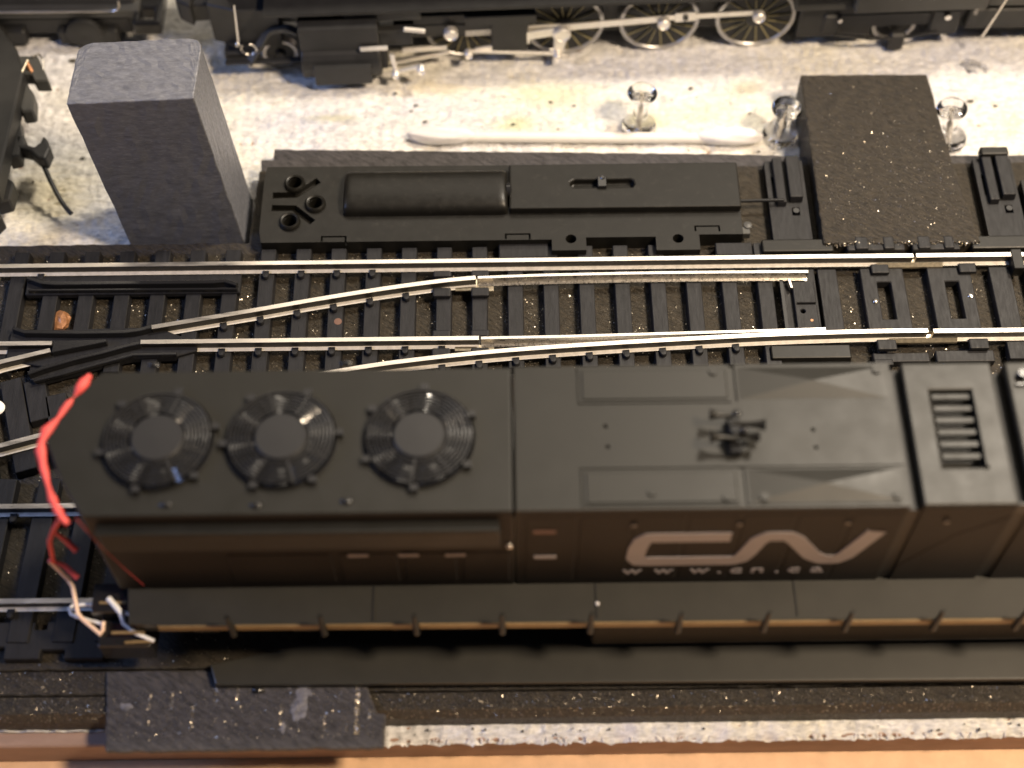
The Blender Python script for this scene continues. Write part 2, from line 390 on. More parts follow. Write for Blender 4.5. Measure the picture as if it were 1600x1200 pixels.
def slab(name, label, poly, z0, z1, flecks, m=foam, tip=None):
    o = thing(name, label, 'foam slab', (sum(p[0] for p in poly) / len(poly), sum(p[1] for p in poly) / len(poly), z0))
    MB().prism(rough_poly(poly, 1.2, 0.14, seed=poly[0][0]), z0, z1).build('slab_body', m, o, bevel=0.35, seg=2)
    return o
s1 = slab('foam_slab', 'flat black foam slab with glinting streaks running back between two clear push pins', [(60.0, 28.3), (90.2, 28.3), (88.8, 40), (87.6, 51.4), (86.4, 71.3), (60.3, 71.5)], -6, 4, 0)
t = MB()
for i in range(480):
    y = random.triangular(29, 71, 36); fleck(random.uniform(61, 88), y, 4.0, random.uniform(.04, .14))
for i in range(300): fleck(random.uniform(60.5, 90), random.uniform(28.0, 28.6), random.uniform(3, 4), random.uniform(.1, .25))
t.build('glint_fleck', glint_m, s1, kind='stuff')
s2 = slab('foam_slab', 'black foam slab with pale smears overhanging the front board edge', [(-67.8, -54.6), (-25.8, -54.8), (-24.6, -57.3), (-22.8, -62.3), (-21.2, -62.5), (-21.4, -68.2), (-66.2, -68.3)], -1.6, -0.2, 0, foam_edge)
t = MB()
for k in range(11):
    x = -60 + k * 3.6; y = random.uniform(-64, -56)
    for i in range(random.randint(20, 60)):
        fleck(x + random.uniform(-.25, .25), y - i * .07, -0.2, random.uniform(.05, .15))
for i in range(500): fleck(random.uniform(-66, -23), random.uniform(-66.5, -58), -0.2, random.uniform(.04, .12))
for i in range(260): fleck(-26 + random.uniform(-.4, .4), random.uniform(-66, -57.5), -0.2, random.uniform(.08, .2))
t.build('glint_fleck', glint_m, s2, kind='stuff')
t = MB()
for (x, y, sx, sy) in ((-35.2, -60.2, 1.1, 2.2), (-35.8, -61.7, .9, 1.2), (-34.6, -58.8, 1.3, .6), (-63.8, -60.8, 1.0, .5), (-37.9, -64.5, .4, .9)):
    t.blob((x, y, -0.2), 1, 3, x, sx, sy, .12, .9)
t.build('paint_smear', smear, s2, smooth=60)
MB().blob((-42.5, -58.2, -0.1), .8, 2, 3, 1, 1, .5, .8).build('resin_lump', gloss, s2, smooth=60)

# ------------------------------------------------------------------ track
RAILP = [(-1.05, 0), (1.05, 0), (1.05, 0.30), (0.3, 0.40), (0.28, 1.3), (0.42, 1.55), (0.46, 2.22), (0.43, 2.25), (-0.43, 2.25), (-0.46, 2.22), (-0.42, 1.55), (-0.28, 1.3), (-0.3, 0.40), (-1.05, 0.30)]
BLADEP = [(-0.8, 0), (0.4, 0), (0.4, 0.2), (0.2, 0.3), (0.25, 2.1), (-0.3, 2.1), (-0.25, 0.3), (-0.8, 0.2)]
def rail(path, parent, name='rail', prof=RAILP, z=2.15, m=rail_m):
    o = MB().sweep(prof, path, z).build(name, [m, rail_dk if prof is RAILP else blade_web, foot_m], parent)
    # upright faces take a darker colour, the foot a pale stand-in for reflected light
    if True:
        n = len(prof)
        for i, p in enumerate(o.data.polygons):
            hs = [round(o.data.vertices[v].co.z / MM + ORG[parent.name][2] - z, 2) for v in p.vertices]
            if len(hs) == 4 and max(hs) - min(hs) > 0.12 and (max(hs) <= 2.23 and (min(hs) >= 0.39 or min(hs) < .1)): p.material_index = 1
            if len(hs) == 4 and .25 < min(hs) and max(hs) < .41: p.material_index = 2
    return o
sw = thing('track_switch', 'sharp focused model railway switch with curved rails and long wooden-look black ties', 'track switch', (0, 15, 0))
tx = [-93.9 + 6.77 * i for i in range(22)]   # the evenly spaced ties
def front_y(x):
    if x > 0: return 2.0
    if x > -72: return max(-9.5, 2.0 + x * 0.17)
    return 2.2
spike = None
tie_sets = []
up_rail = 24.92; mid_rail = 7.35
def div_y(x, pts):
    for a, b_ in zip(pts, pts[1:]):
        if a[0] <= x <= b_[0]: return a[1] + (b_[1] - a[1]) * (x - a[0]) / (b_[0] - a[0])
    return None
inner = [(-66.5, 10.6), (-57, 12.4), (-47.5, 14.2), (-38, 16.1), (-28.6, 17.85), (-20, 19.3), (-11.8, 20.45), (-6.6, 20.95)]
blade_i = [(-6.2, 21.0), (5, 21.35), (15, 21.5), (24, 21.6), (40, 21.6), (56.2, 21.5)]
lower = [(-92, -14.6), (-83, -11.9), (-70, -8.0), (-56, -4.6), (-44, -1.9), (-32, 0.45), (-23.3, 2.0), (-11.6, 3.5), (0, 4.65), (12, 5.5), (23.6, 6.2), (35.4, 6.8), (46, 7.3), (56, 7.6), (66, 7.8), (76.8, 7.85)]
SPK = MB().lathe([(0.62, 0), (0.62, .65), (.48, .85), (0, .88)], (0, 0, 0), n=10)
SPK.box(-.6, .6, 0, 1.2, 0, .55)
spike_me = None
def add_spike(tie, x, y, rz=0):
    global spike_me
    if spike_me is None:
        o = SPK.build('spike', tie_m, tie, smooth=40, org=(0, 0, 0)); spike_me = o.data
    else:
        o = bpy.data.objects.new('spike', spike_me); col.objects.link(o); o.parent = tie
    o.location = (Vector((x, y, 2.2)) - Vector(ORG[tie.name])) * MM
    o.rotation_euler = (0, 0, rz)
for i, x in enumerate(tx):
    y0 = front_y(x); y1 = 29.9
    wd = 1.55
    t_ = MB().box(x - wd, x + wd, y0, y1, 0, 2.2, tx=.12, ty=.12).build('tie', tie_m, sw, bevel=0.12, org=(x, 15, 0))
    if x > 51: continue
    if -60 < x < -8: add_spike(t_, x - .2, mid_rail - 1.75)
    if -47 < x < -22: add_spike(t_, x - .1, up_rail - 1.85)
    iy = div_y(x, inner)
    if iy and x > -60 and x < -14: add_spike(t_, x - .2, iy - 1.75, .2)
    ly = div_y(x, lower)
    if ly and x > -14 and x < 45: add_spike(t_, x, ly - 1.85, .1)
    if x < -88: add_spike(t_, x + 4.5, up_rail - 1.9)
tag(sw.children[0]) if sw.children else None
rail([(-130, up_rail), (-60, up_rail), (0, up_rail), (57.5, up_rail + .05), (76.6, up_rail)], sw, 'stock_rail')
rail(smooth_path(lower, 4), sw, 'stock_rail')
rail(smooth_path(inner, 4), sw, 'closure_rail')
rail([(-68.2, mid_rail), (-6.0, mid_rail)], sw, 'closure_rail')
rail(smooth_path(blade_i, 4), sw, 'point_blade', BLADEP, 2.3, chrome)
rail([(-5.6, mid_rail), (10, 7.5), (30, 7.9), (50, 8.3), (58, 8.5)], sw, 'point_blade', BLADEP, 2.3, chrome)
rail([(-130, mid_rail), (-84.5, mid_rail)], sw, 'frog_rail')
rail([(-130, -6.5), (-104, -1), (-93.2, 3.4), (-84.6, 5.8)], sw, 'frog_rail')
# rail joiners and their plates at the blade heels
for yy, px_ in ((20.9, -8.2), (mid_rail, -8.2)):
    MB().box(px_ - 2.3, px_ + 1.9, yy - 1.6, yy + 1.5, 2.2, 2.5).box(px_ + 1.9, px_ + 5.0, yy - 1.7, yy - .3, 2.2, 2.45).build('heel_plate', joiner_m, sw, bevel=.05)
    for dx in (-4.8, 2.4):
        t = MB()
        t.box(px_ + dx - 1.7, px_ + dx + 1.7, yy - 3.3, yy - 1.3, 2.2, 3.3).box(px_ + dx - 1.7, px_ + dx + 1.7, yy + 1.3, yy + 2.7, 2.2, 3.2)
        t.build('rail_chair', tie_m, sw, bevel=.3, seg=2)
# frog, wing rails and guard rail in black plastic
fr = MB().prism([(-93, 11.2), (-66, 11.6), (-61.5, 9.6), (-58, 8.4), (-58, 6.3), (-62, 5.0), (-70, 4.8), (-76, 3.2), (-86.5, -.2), (-88, .5), (-85, 3), (-93, 4.6)], 1.2, 2.9).build('frog', tie_m, sw, bevel=.15)
rid = MB()
R2 = [(-.45, 0), (.45, 0), (.38, 1.55), (-.38, 1.55)]
rid.sweep(R2, [(-92.3, 10.9), (-90, 10.0), (-80, 9.7), (-71.5, 9.75), (-69, 10.1), (-66.3, 10.9)], 2.8)
rid.sweep(R2, [(-88, .9), (-85.5, 2.0), (-80, 3.9), (-75, 5.3), (-71, 6.6), (-68.3, 7.3)], 2.8)
rid.sweep([(-.35, 0), (.35, 0), (.3, .8), (-.3, .8)], [(-87, -.2), (-82, 1.2), (-76, 3.2), (-69.5, 5.2), (-61.5, 5.3)], 2.8)
rid.prism([(-84.3, 7.9), (-84.3, 5.3), (-80, 6.3), (-74.5, 7.5), (-74.5, 8.1)], 2.8, 4.35)
rid.build('wing_rail', gloss, sw, bevel=.1)
gr = MB().box(-91.8, -51.2, 19.4, 23.6, 1.3, 2.7); gr.build('guard_base', tie_m, sw, bevel=.2)
MB().sweep(R2, [(-91.4, 22.4), (-88.5, 21.2), (-86, 20.9), (-56, 20.9), (-54, 21.1), (-51.6, 20.3)], 2.7).sweep([(-.25, 0), (.25, 0), (.2, .9), (-.2, .9)], [(-91, 19.9), (-51.6, 19.7)], 2.7).build('guard_rail', gloss, sw, bevel=.1)
# throw bar and head block ties
tb = MB().box(51.3, 57.9, 8.9, 23.8, 0.2, 1.9).box(53.2, 57.3, 9.6, 20.2, 1.9, 3.0)
tc_ = MB().cyl((54.6, 13.4, 1), .45, 5, n=14); tc_.box(53.6, 57.6, 14.9, 15.35, 2.3, 5)
tb.build('throw_bar', tie_m, sw, bevel=.12, cuts=tc_)
MB().box(50.9, 51.5, 9, 20.6, 1, 3.0).build('spring_strip', gloss, sw)
MB().cyl((56.0, 11.3, 2.95), .28, .12, n=12).build('rivet', copper, sw)
MB().box(52.6, 53.0, 18.5, 20.6, 2.6, 3.4, rz=.15).build('blade_pin', chrome, sw)
o = MB().box(58.4, 62.2, 9.0, 23.6, 0, 2.2, tx=.1, ty=.1).build('tie', tie_m, sw, bevel=.12, org=(60.3, 15, 0))
# H-shaped joining ties
def htie(x):
    t = MB(); t.prism([(x, 8.9), (x + 8.2, 8.9), (x + 8.2, 23.6), (x, 23.6)], 0.2, 2.2)
    c = MB().box(x + 2.9, x + 5.5, 11.9, 20.4, -1, 4)
    return t.build('tie', tie_m, sw, bevel=.15, cuts=c, org=(x, 15, 0))
htie(66.6)
MB().box(68.6, 72.0, 21.9, 24.0, 2.2, 3.1).build('rail_chair', tie_m, sw, bevel=.25, seg=2)
MB().box(67.4, 71.0, 4.6, 6.8, 2.2, 3.2).box(66.6, 77.0, 2.6, 4.6, .2, 2.0).box(66.6, 70.2, 1.9, 3.2, .2, 2.1).build('rail_chair', tie_m, sw, bevel=.25, seg=2)
MB().box(47.6, 62.6, 2.9, 6.2, .4, 2.9, tx=.15, ty=.2).box(52, 57.5, 1.3, 2.9, .2, 1.0).build('motor_mount', plastic, sw, bevel=.25, seg=2)
nail = MB().lathe([(.62, 0), (.62, .12), (.42, .4), (0, .5)], (0, 0, 0), n=16)
o = nail.build('track_nail', chrome, sw, smooth=50, org=(0, 0, 0)); o.location = (Vector((68.6, 15.9, 2.15)) - Vector(ORG[sw.name])) * MM
nail_me = o.data
MB().lathe([(.75, 0), (.72, .06), (0, .12)], (-32.4, 12.8, 2.2), n=16).build('filled_hole', rust, sw)
MB().prism([(-2.2, 27.0), (7.4, 27.0), (7.4, 30.4), (-2.2, 30.4)], .2, 2.3).build('spacer_plate', tie_m, sw, bevel=.2)
MB().box(39.5, 46.6, 27.0, 30.0, .2, 2.4).box(46.9, 50.2, 27.0, 30.2, .2, 2.0).build('spacer_plate', tie_m, sw, bevel=.2)

st = thing('straight_track', 'short piece of straight track joined to the right end of the switch', 'model track', (100, 15, 0))
rail([(77.2, up_rail), (130, up_rail)], st); rail([(77.8, mid_rail + .35), (130, mid_rail + .35)], st)
for yy in (up_rail - .05, mid_rail + .35):
    t = MB(); t.sweep([(-1.35, 0), (1.2, 0), (1.2, .5), (.75, 1.0), (.62, .9), (.95, .45), (-.95, .45), (-.6, .95), (-.78, 1.1), (-1.35, .5)], [(69.8, yy), (82.4, yy)], 2.05)
    t.build('rail_joiner', joiner_m, st)
t = MB(); t.prism([(79.4, 8.9), (87.6, 8.9), (87.6, 23.6), (79.4, 23.6)], 0.2, 2.2)
t.build('tie', tie_m, st, bevel=.15, cuts=MB().box(82.4, 85.0, 11.9, 20.4, -1, 4), org=(83, 15, 0))
MB().box(85.3, 88.6, 21.9, 24.0, 2.2, 3.1).build('rail_chair', tie_m, st, bevel=.25, seg=2)
MB().box(84.4, 88.0, 4.6, 6.8, 2.2, 3.2).box(78.2, 89.0, 2.5, 5.0, .2, 2.0).build('rail_chair', tie_m, st, bevel=.25, seg=2)
MB().box(91.2, 95.2, 8.9, 23.6, .1, 2.2).build('tie', tie_m, st, bevel=.12)
MB().box(98, 102, 2, 23.6, .1, 2.2).build('tie', tie_m, st, bevel=.12)
MB().box(91.5, 103, 2.6, 6.4, .4, 2.6).build('tie', tie_m, st, bevel=.12)
MB().box(95.2, 97.2, 21.5, 26, 2.0, 4.6).build('end_block', plastic, st, bevel=.12)
MB().box(64.5, 75.6, 26.9, 29.4, .2, 3.6).box(77.0, 86.2, 26.9, 29.4, .2, 3.6).box(66, 68.6, 26.9, 29.8, 3, 4.1).box(71.4, 73.6, 26.9, 29.8, 3, 4.1).box(78, 80.5, 26.9, 29.8, 3, 4.1).box(83, 85, 26.9, 29.8, 3, 4.1).build('joining_tie', tie_m, st, bevel=.3, seg=2)
MB().box(48.3, 62, 27.0, 29.9, .2, 3.4).build('joining_tie', plastic, st, bevel=.3, seg=2)
MB().box(88.5, 104, 27.2, 30.2, .2, 3.4).build('joining_tie', plastic, st, bevel=.3, seg=2)
o = bpy.data.objects.new('track_nail', nail_me); col.objects.link(o); o.parent = st; o.location = (Vector((86.8, 17.0, 2.15)) - Vector(ORG[st.name])) * MM; o.scale = (1.05, 1.05, .7)

t2 = thing('straight_track', 'second model track showing its rail ends left of the black diesel', 'model track', (-80, -35, 0))
rail([(-130, -26.2), (100, -26.2)], t2); rail([(-130, -43.9), (100, -43.9)], t2)
for i, x in enumerate((-96.5, -89.5, -82.0, -74.5, -67.5)):
    tie = MB().box(x - 1.9, x + 1.9, -50.5 if x > -85 else -48, -19.5, 0, 2.2, rz=R(-2), tx=.12, ty=.12).build('tie', tie_m, t2, bevel=.12, org=(x, -35, 0))
    if i in (1,): add_spike(tie, -86.6, -28.0); add_spike(tie, -84.2, -45.8)
for i, (x, y, a, L_) in enumerate(((-86.2, -3.4, 17, 9), (-88.9, -8.5, 17, 20), (-81.3, -9, 15, 14), (-95.5, -10.0, 17, 20))):
    MB().box(x - 2.0, x + 2.0, y - L_ / 2, y + L_ / 2, 0, 2.15, rz=R(a), tx=.12, ty=.12).build('tie', tie_m, t2, bevel=.12, org=(x, y, 0))
t = MB().box(-87.0, -68, -53.2, -46.6, 0, 1.9); c = MB().box(-78.5, -74.5, -54, -51.6, -1, 3).box(-90, -84.5, -54.5, -51.0, -1, 3).box(-80, -78.0, -48.0, -46, -1, 3)
t.build('end_tie', tie_m, t2, bevel=.15, cuts=c)
MB().lathe([(1.5, 0), (1.4, .5), (.7, .9), (0, 1)], (-93.2, -5.2, 2.2), n=18).build('track_nail', white_w, t2, smooth=50)
MB().blob((-84.6, 14.6, .9), 1.9, 2, 5, .9, 1.15, .5, .6).build('x', copper).name = 'copper_chip'
o = bpy.data.objects['copper_chip']; tag(o, 'small orange copper-coloured chip lying between two ties', 'chip')

# ------------------------------------------------------------------ switch machine
sm = thing('switch_machine', 'flat black plastic switch machine with rounded coil cover behind the rails', 'switch machine', (0, 40, 0))
plate = MB().prism([(-47.9, 30.2), (8.0, 30.2), (8.0, 27.6), (14.6, 27.6), (14.6, 30.6), (28.0, 30.6), (28.0, 27.4), (36.4, 27.4), (36.4, 31), (44.9, 31), (44.9, 48.4), (-47.9, 48.9), (-48.3, 47), (-48.4, 33)], 0, 3.7)
c = MB()
for (x, y) in ((-42.2, 44.4), (-37.9, 39.3), (-42.6, 35.0)): c.cyl((x, y, 1), 1.35, 5, n=20)
for (x, y) in ((11.7, 30.3), (32.3, 30.1)): c.cyl((x, y, .5), 1.05, 5, n=20)
def slot(p, w_):
    pts = [Vector(q) for q in p]; L_ = []; R_ = []
    for i, q in enumerate(pts):
        a = pts[max(0, i - 1)]; b_ = pts[min(len(pts) - 1, i + 1)]; tt = (b_ - a).normalized(); nn = Vector((-tt.y, tt.x)) * w_
        L_.append(tuple(q + nn)); R_.append(tuple(q - nn))
    return L_ + R_[::-1]
c.prism(slot([(-46.4, 41.7), (-41.8, 41.8), (-37.6, 45.4)], .75), 2.2, 6)
c.prism(slot([(-46.4, 38.6), (-42, 38.5), (-38.2, 35.0)], .75), 2.2, 6)
c.prism([(-21, 29), (-21, 32.4), (-16, 32.4), (-16, 29)], 5, 6)
for x0, y0 in ((-36.4, 30.3), (-1.0, 30.4), (35.6, 31.8)):
    c.box(x0, x0 + 4.9, y0 + 1.0, y0 + 1.35, 2.6, 6).box(x0, x0 + .35, y0, y0 + 1.2, 2.6, 6).box(x0 + 4.6, x0 + 4.95, y0 - .1, y0 + 1.2, 2.6, 6)
plate.build('base_plate', plastic, sm, bevel=.18, cuts=c, seg=2)
t = MB()
for (x, y) in ((-42.2, 44.4), (-37.9, 39.3), (-42.6, 35.0)): t.lathe([(1.4, 0), (2.1, 0), (2.05, .6), (1.7, .95), (1.4, .8), (1.4, 0)], (x, y, 3.6), n=24, cap=False)
t.build('screw_collar', plastic, sm, smooth=50)
# coil cover: a half-round hump with rounded ends
t = MB(); nx_, na = 26, 14; x0, x1, yc, ry, rz_ = -32.3, -.4, 41.4, 5.1, 2.9
for i in range(nx_ + 1):
    u = i / nx_; x = x0 + (x1 - x0) * (0.5 - 0.5 * math.cos(PI * u)); e = min(x - x0, x1 - x); k = math.sqrt(max(0, 1 - max(0, (1.3 - e) / 1.3) ** 2)) * .3 + .7 if e < 1.3 else 1
    if i in (0, nx_): k = .55
    for j in range(na + 1):
        a = PI * j / na; ca = math.copysign(abs(math.cos(a)) ** .75, math.cos(a)); t.v.append((x, yc + ry * ca * (k * .15 + .85), 3.6 + rz_ * (math.sin(a) ** .7) * k))
for i in range(nx_):
    for j in range(na): q = i * (na + 1) + j; t.f.append((q, q + 1, q + na + 2, q + na + 1))
t.f += [tuple(range(na + 1)), tuple(range(nx_ * (na + 1), (nx_ + 1) * (na + 1)))]
t.build('coil_cover', plastic, sm, smooth=50)
MB().lathe([(1.5, 0), (1.5, .7), (1.0, 1.0), (0, 1.1)], (-.6, 41.2, 5.0), (1, 0, 0), 20).build('cover_plug', gloss, sm, smooth=50)
cv = MB().box(-.1, 44.9, 36.5, 47.5, 3.6, 5.3)
c = MB().prism([(12.6, 41.6), (24.0, 41.6), (24.4, 42.2), (24.2, 43.3), (23.4, 43.6), (12.6, 43.5), (11.9, 42.9), (12.0, 42.0)], 3.9, 7)
cv.build('cover_plate', plastic, sm, bevel=.35, cuts=c, seg=3)
MB().box(17.2, 19.0, 41.2, 43.8, 3.8, 6.0).cyl((18.2, 43.4, 5.5), .5, .7, n=12).build('slide_knob', gloss, sm, bevel=.15)
MB().tube([(44.4, 39.2, 3.4), (53.6, 39.3, 3.5)], .35, 10).build('throw_wire', gloss, sm, smooth=60)
MB().lathe([(.9, 0), (.85, .25), (0, .45)], (46.0, 33.4, 3.2), n=16).box(43, 46.4, 31.4, 33.2, 1.6, 3.2).build('corner_pin', steam_gr, sm, bevel=.1)
def bracket(label, x0, cap):
    o = thing('head_bracket', label, 'bracket', (x0 + 4, 40, 0), 'slotted brackets behind the rails')
    t = MB().box(x0, x0 + 7.6, 29.9, 50.2, .1, 2.2)
    t.build('bracket_base', tie_m, o, bevel=.15, cuts=MB().box(x0 + 1.0, x0 + 3.2, 41, 46, 1.2, 4).box(x0 + 4.4, x0 + 5.8, 36.6, 38.4, 1.0, 4))
    MB().box(x0 + 1.4, x0 + 3.3, 38.6, 50.3, 2.2, 3.5, ty=.3).box(x0 + 4.0, x0 + 6.6, 39.6, 50.6, 2.2, 3.8, ty=.3).build('guide_ridge', tie_m, o, bevel=.2, seg=2)
    if cap: MB().box(x0 + 1.2, x0 + 6.8, 49.6, 51.6, 2.2, 4.3).build('end_cap', plastic, o, bevel=.4, seg=2)
    MB().cyl((x0 + 5.1, 37.5, 1.1), .6, 1.4, n=14).build('guide_pin', gloss, o)
    return o
bracket('slotted black bracket between the switch machine and the foam slab', 50.9, False)
bracket('slotted black bracket with end cap, right of the foam slab', 92.6, True)
MB().box(101, 106, 29.9, 44, .1, 3.0).build('x', plastic).name = 'plastic_plate'
o = bpy.data.objects['plastic_plate']; tag(o, 'edge of a flat black plastic plate at the right frame edge', 'plate')

# ------------------------------------------------------------------ painted block standing behind the track
blk = thing('painted_block', 'upright dark grey rectangular block with scuffed light top standing on the white sheet', 'block', (-63.2, 42, -6))
bm = bmesh.new(); bmesh.ops.create_cube(bm, size=1)
for v in bm.verts:
    v.co.x *= 22.6; v.co.y *= 14.6; v.co.z = (v.co.z + .5) * 44.6
me = bpy.data.meshes.new('block_body')
bmesh.ops.bevel(bm, geom=[e for e in bm.edges if abs((e.verts[0].co - e.verts[1].co).z) > 1 and e.verts[0].co.y > 0], offset=2.6, segments=4, profile=.5, affect='EDGES')
bmesh.ops.bevel(bm, geom=bm.edges[:], offset=.25, segments=2, profile=.5, affect='EDGES')
bmesh.ops.triangulate(bm, faces=[f for f in bm.faces if f.calc_area() > 30])
bmesh.ops.subdivide_edges(bm, edges=[e for e in bm.edges if e.calc_length() > 3], cuts=14, use_grid_fill=True)
for v in bm.verts: v.co += Vector((noise.noise(v.co * .9), noise.noise(v.co * .9 + Vector((9, 0, 0))), noise.noise(v.co * .9 + Vector((0, 9, 0))))) * .14 + Vector((noise.noise(v.co * 3), noise.noise(v.co * 3.3), noise.noise(v.co * 3.7))) * .035
for v in bm.verts: v.co *= MM
bm.to_mesh(me); bm.free(); me.materials.append(block_m)
o = bpy.data.objects.new('block_body', me); col.objects.link(o); o.parent = blk
blk.rotation_euler = (R(-.5), R(-3.6), R(-.8))

# ------------------------------------------------------------------ push pins and cotton swab
def pin(label, x, y, tilt, rz):
    o = thing('push_pin', label, 'push pin', (x, y, -6), 'clear push pins stuck in the white sheet')
    L_ = MB().lathe([(0, .2), (3.4, .2), (3.7, .6), (3.6, 1.1), (2.4, 1.7), (1.9, 2.3), (1.55, 3.2), (1.5, 5), (1.6, 8.0), (1.9, 8.9), (2.9, 9.6), (3.1, 10.1), (2.8, 10.5), (1.4, 10.55), (0, 10.4)], (x, y, -6), n=32, cap=False)
    L_.build('pin_grip', g, o, smooth=60)
    MB().lathe([(0.02, 8.7), (.42, 6.5), (.42, -2), (0.02, -4)], (x, y, -6), n=10, cap=False).build('pin_needle', chrome, o, smooth=60)
    o.rotation_euler = (tilt[0], tilt[1], 0)
    return o
pin('clear push pin standing upright behind the cotton swab', 27.3, 66.2, (R(-4), R(1)), 0)
pin('clear push pin between the cotton swab tip and the foam slab', 56.6, 63.5, (R(6), R(0)), 0)
pin('clear push pin leaning left, right of the foam slab', 91.6, 61.8, (R(0), R(-9)), 0)
cs = thing('cotton_swab', 'white double-ended cotton swab lying behind the switch machine', 'cotton swab', (16, 62.8, -6), rz=R(-1.2))
MB().tube([(-10, 62.8, -4.7), (16, 62.7, -4.7), (42, 62.8, -4.7)], 1.15, 16).build('stick', stick_m, cs, smooth=60)
for sgn, xx in ((-1, -14), (1, 46)):
    t = MB(); t.blob((xx, 62.8, -4.2), 1, 4, xx, 7.0, 2.0, 1.95, .12); t.build('cotton_tip', swab_m, cs, smooth=80)
# clear shred
t = MB()
for k in range(5):
    a = k * 1.3; p = [(100.5 + math.cos(a + i * .9) * (1.0 + .4 * i), 82 + math.sin(a + i * .8) * (.5 + .25 * i), -5.6 + .5 * math.sin(i + k)) for i in range(6)]
    t.tube(smooth_path(p, 4), .22, 6)
o = t.build('clear_shred', g, smooth=60); tag(o, 'tangled shred of clear plastic on the white sheet', 'shred')
t = MB()
for (x, y) in ((60.5, 74.5), (50, 76)): t.blob((x, y, -5.5), .4, 2, x)
tag(t.build('clear_crumb', g, smooth=60), kind='stuff')
t = MB()
for i in range(45):
    x = random.uniform(-100, 104); y = random.triangular(34, 82, 66); r = random.uniform(.08, .26)
    t.blob((x, y, -5.85), r, 1, i, random.uniform(.8, 2), 1, .6, .8)
for (x, y, r) in ((-24, 76.5, .5), (-19.5, 73, .5), (-20.5, 71.5, .4), (-17.5, 68.5, .5), (1, 67.5, .5), (9, 73.5, .5), (14, 72.5, .4), (39, 77, .6), (95.8, 72, .6), (98, 72.5, .7), (103, 71, .5), (-94, 87, .9)):
    t.blob((x, y, -5.75), r * .65, 2, x, 1.5, .8, .5, .9)
for i in range(25): t.blob((random.uniform(-18, 100), random.uniform(-65, -63), -5.7), random.uniform(.1, .25), 1, i)
tag(t.build('dark_crumbs', crumb_m), kind='stuff')

# ------------------------------------------------------------------ near diesel locomotive shell
dl = thing('diesel_locomotive', 'out-of-focus black diesel locomotive lettered CN with three round roof fans', 'diesel locomotive', (0, -35, 2))
ROOF = 42.0
YF, YB = -47.3, -22.8
endp = [(0.0, YF), (-62.6, YF), (-66.2, -41.8), (-69.6, -34.6), (-66.2, -27.6), (-62.8, YB), (0.0, YB)]
hood = MB().prism(endp, 16.6, ROOF)
hc = MB()
for fx in (-52.8, -34.5, -14.0): hc.cyl((fx, -35.1, 38.5), 8.1, 6, n=48)
hc.box(-61, -33, YB + .9, YB + 1.5, 41.4, 44).box(-31, -27, YB + .7, YB + 1.7, 41.2, 44).box(-24, -3, YB + .9, YB + 1.5, 41.4, 44)
hc.box(-.35, .45, -50, -20, 40.2, 44)
hood.build('radiator_hood', loco_m, dl, bevel=.45, cuts=hc, seg=3)
h2 = MB().box(.2, 57.4, YF, YB, 16.6, ROOF + .1)
hc = MB().box(9.6, 33.2, -29.6, -29.35, 41.8, 43).box(9.6, 9.85, -46.6, -40.6, 41.8, 43).box(9.6, 9.85, -29.6, -23.3, 41.8, 43).box(9.6, 57.4, -40.7, -40.45, 41.8, 43).box(9.6, 56, -46.85, -46.65, 41.8, 43).box(32.9, 33.8, -47, -40.6, 41.7, 43).box(32.9, 33.8, -29.4, -22.9, 41.7, 43)
for (x, y) in ((13.7, -33.4), (13.9, -36.9), (44.6, -34.4), (44.7, -37.4)): hc.cyl((x, y, 41.4), .35, 2, n=10)
h2.build('engine_hood', loco_m, dl, bevel=.4, cuts=hc, seg=3)
# folded hatch panels on the engine hood
for (x0, x1, y0, y1) in ((34.2, 56.6, -46.4, -41.0), (34.2, 56.6, -29.0, -23.4)):
    xm, ym = (x0 + x1) / 2, (y0 + y1) / 2
    t = MB(); t.add([(x0, y0, 42.12), (x1, y0, 42.12), (x1, y1, 42.12), (x0, y1, 42.12), (xm, ym, 42.85), (x0, y0, 42.0), (x1, y0, 42), (x1, y1, 42), (x0, y1, 42)], [(0, 1, 4), (1, 2, 4), (2, 3, 4), (3, 0, 4), (5, 6, 1, 0), (6, 7, 2, 1), (7, 8, 3, 2), (8, 5, 0, 3)])
    t.build('folded_hatch', loco_m, dl)
    t2_ = MB()
for (x0, x1, y0, y1) in ((10.4, 32.4, -46.4, -41.2), (10.4, 32.4, -28.9, -23.6)):
    MB().box(x0, x1, y0, y1, 42.0, 42.3).build('roof_hatch', loco_m, dl, bevel=.15)
t = MB()
for (x, y) in ((30.8, -45.6), (36.3, -45.7), (55.6, -45.6), (20, -44.7), (30.5, -24.2), (55.4, -24.2)): t.cyl((x, y, 42.1), .7, .5, n=8)
t.build('lift_ring', loco_m, dl)
t = MB().box(57.4, 59.4, YF + .3, YB - .3, 16.6, 40.2); t.build('hood_gap', groove_m, dl)
h3 = MB().box(59.2, 73.0, YF, YB, 16.6, ROOF + .2)
hc = MB().box(63.0, 69.5, -41.0, -27.9, 40.0, 44); h3.build('blower_hood', loco_m, dl, bevel=.4, cuts=hc, seg=3)
lv = MB()
for k in range(6):
    y = -39.6 + k * 2.05
    MB().box(63.1, 69.4, y, y + 1.05, 41.0, 41.9).build('vent_louvre', loco_m, dl, bevel=.15)
MB().box(69.2, 69.7, -41.2, -27.9, 40.5, 42.9).build('vent_side', loco_m, dl)
MB().box(73.0, 75.2, YF + .3, YB - .6, 16.6, 39.6).build('hood_gap', groove_m, dl)
MB().box(75.0, 130, YF, YB, 16.6, ROOF + .2).build('cab_roof', loco_m, dl, bevel=.5, seg=3)
MB().box(76, 100, -27.4, -26.9, 42.2, 42.7).cyl((77.2, -25.6, 42.2), .8, 1.2, n=10).build('roof_rib', gloss, dl, bevel=.1)
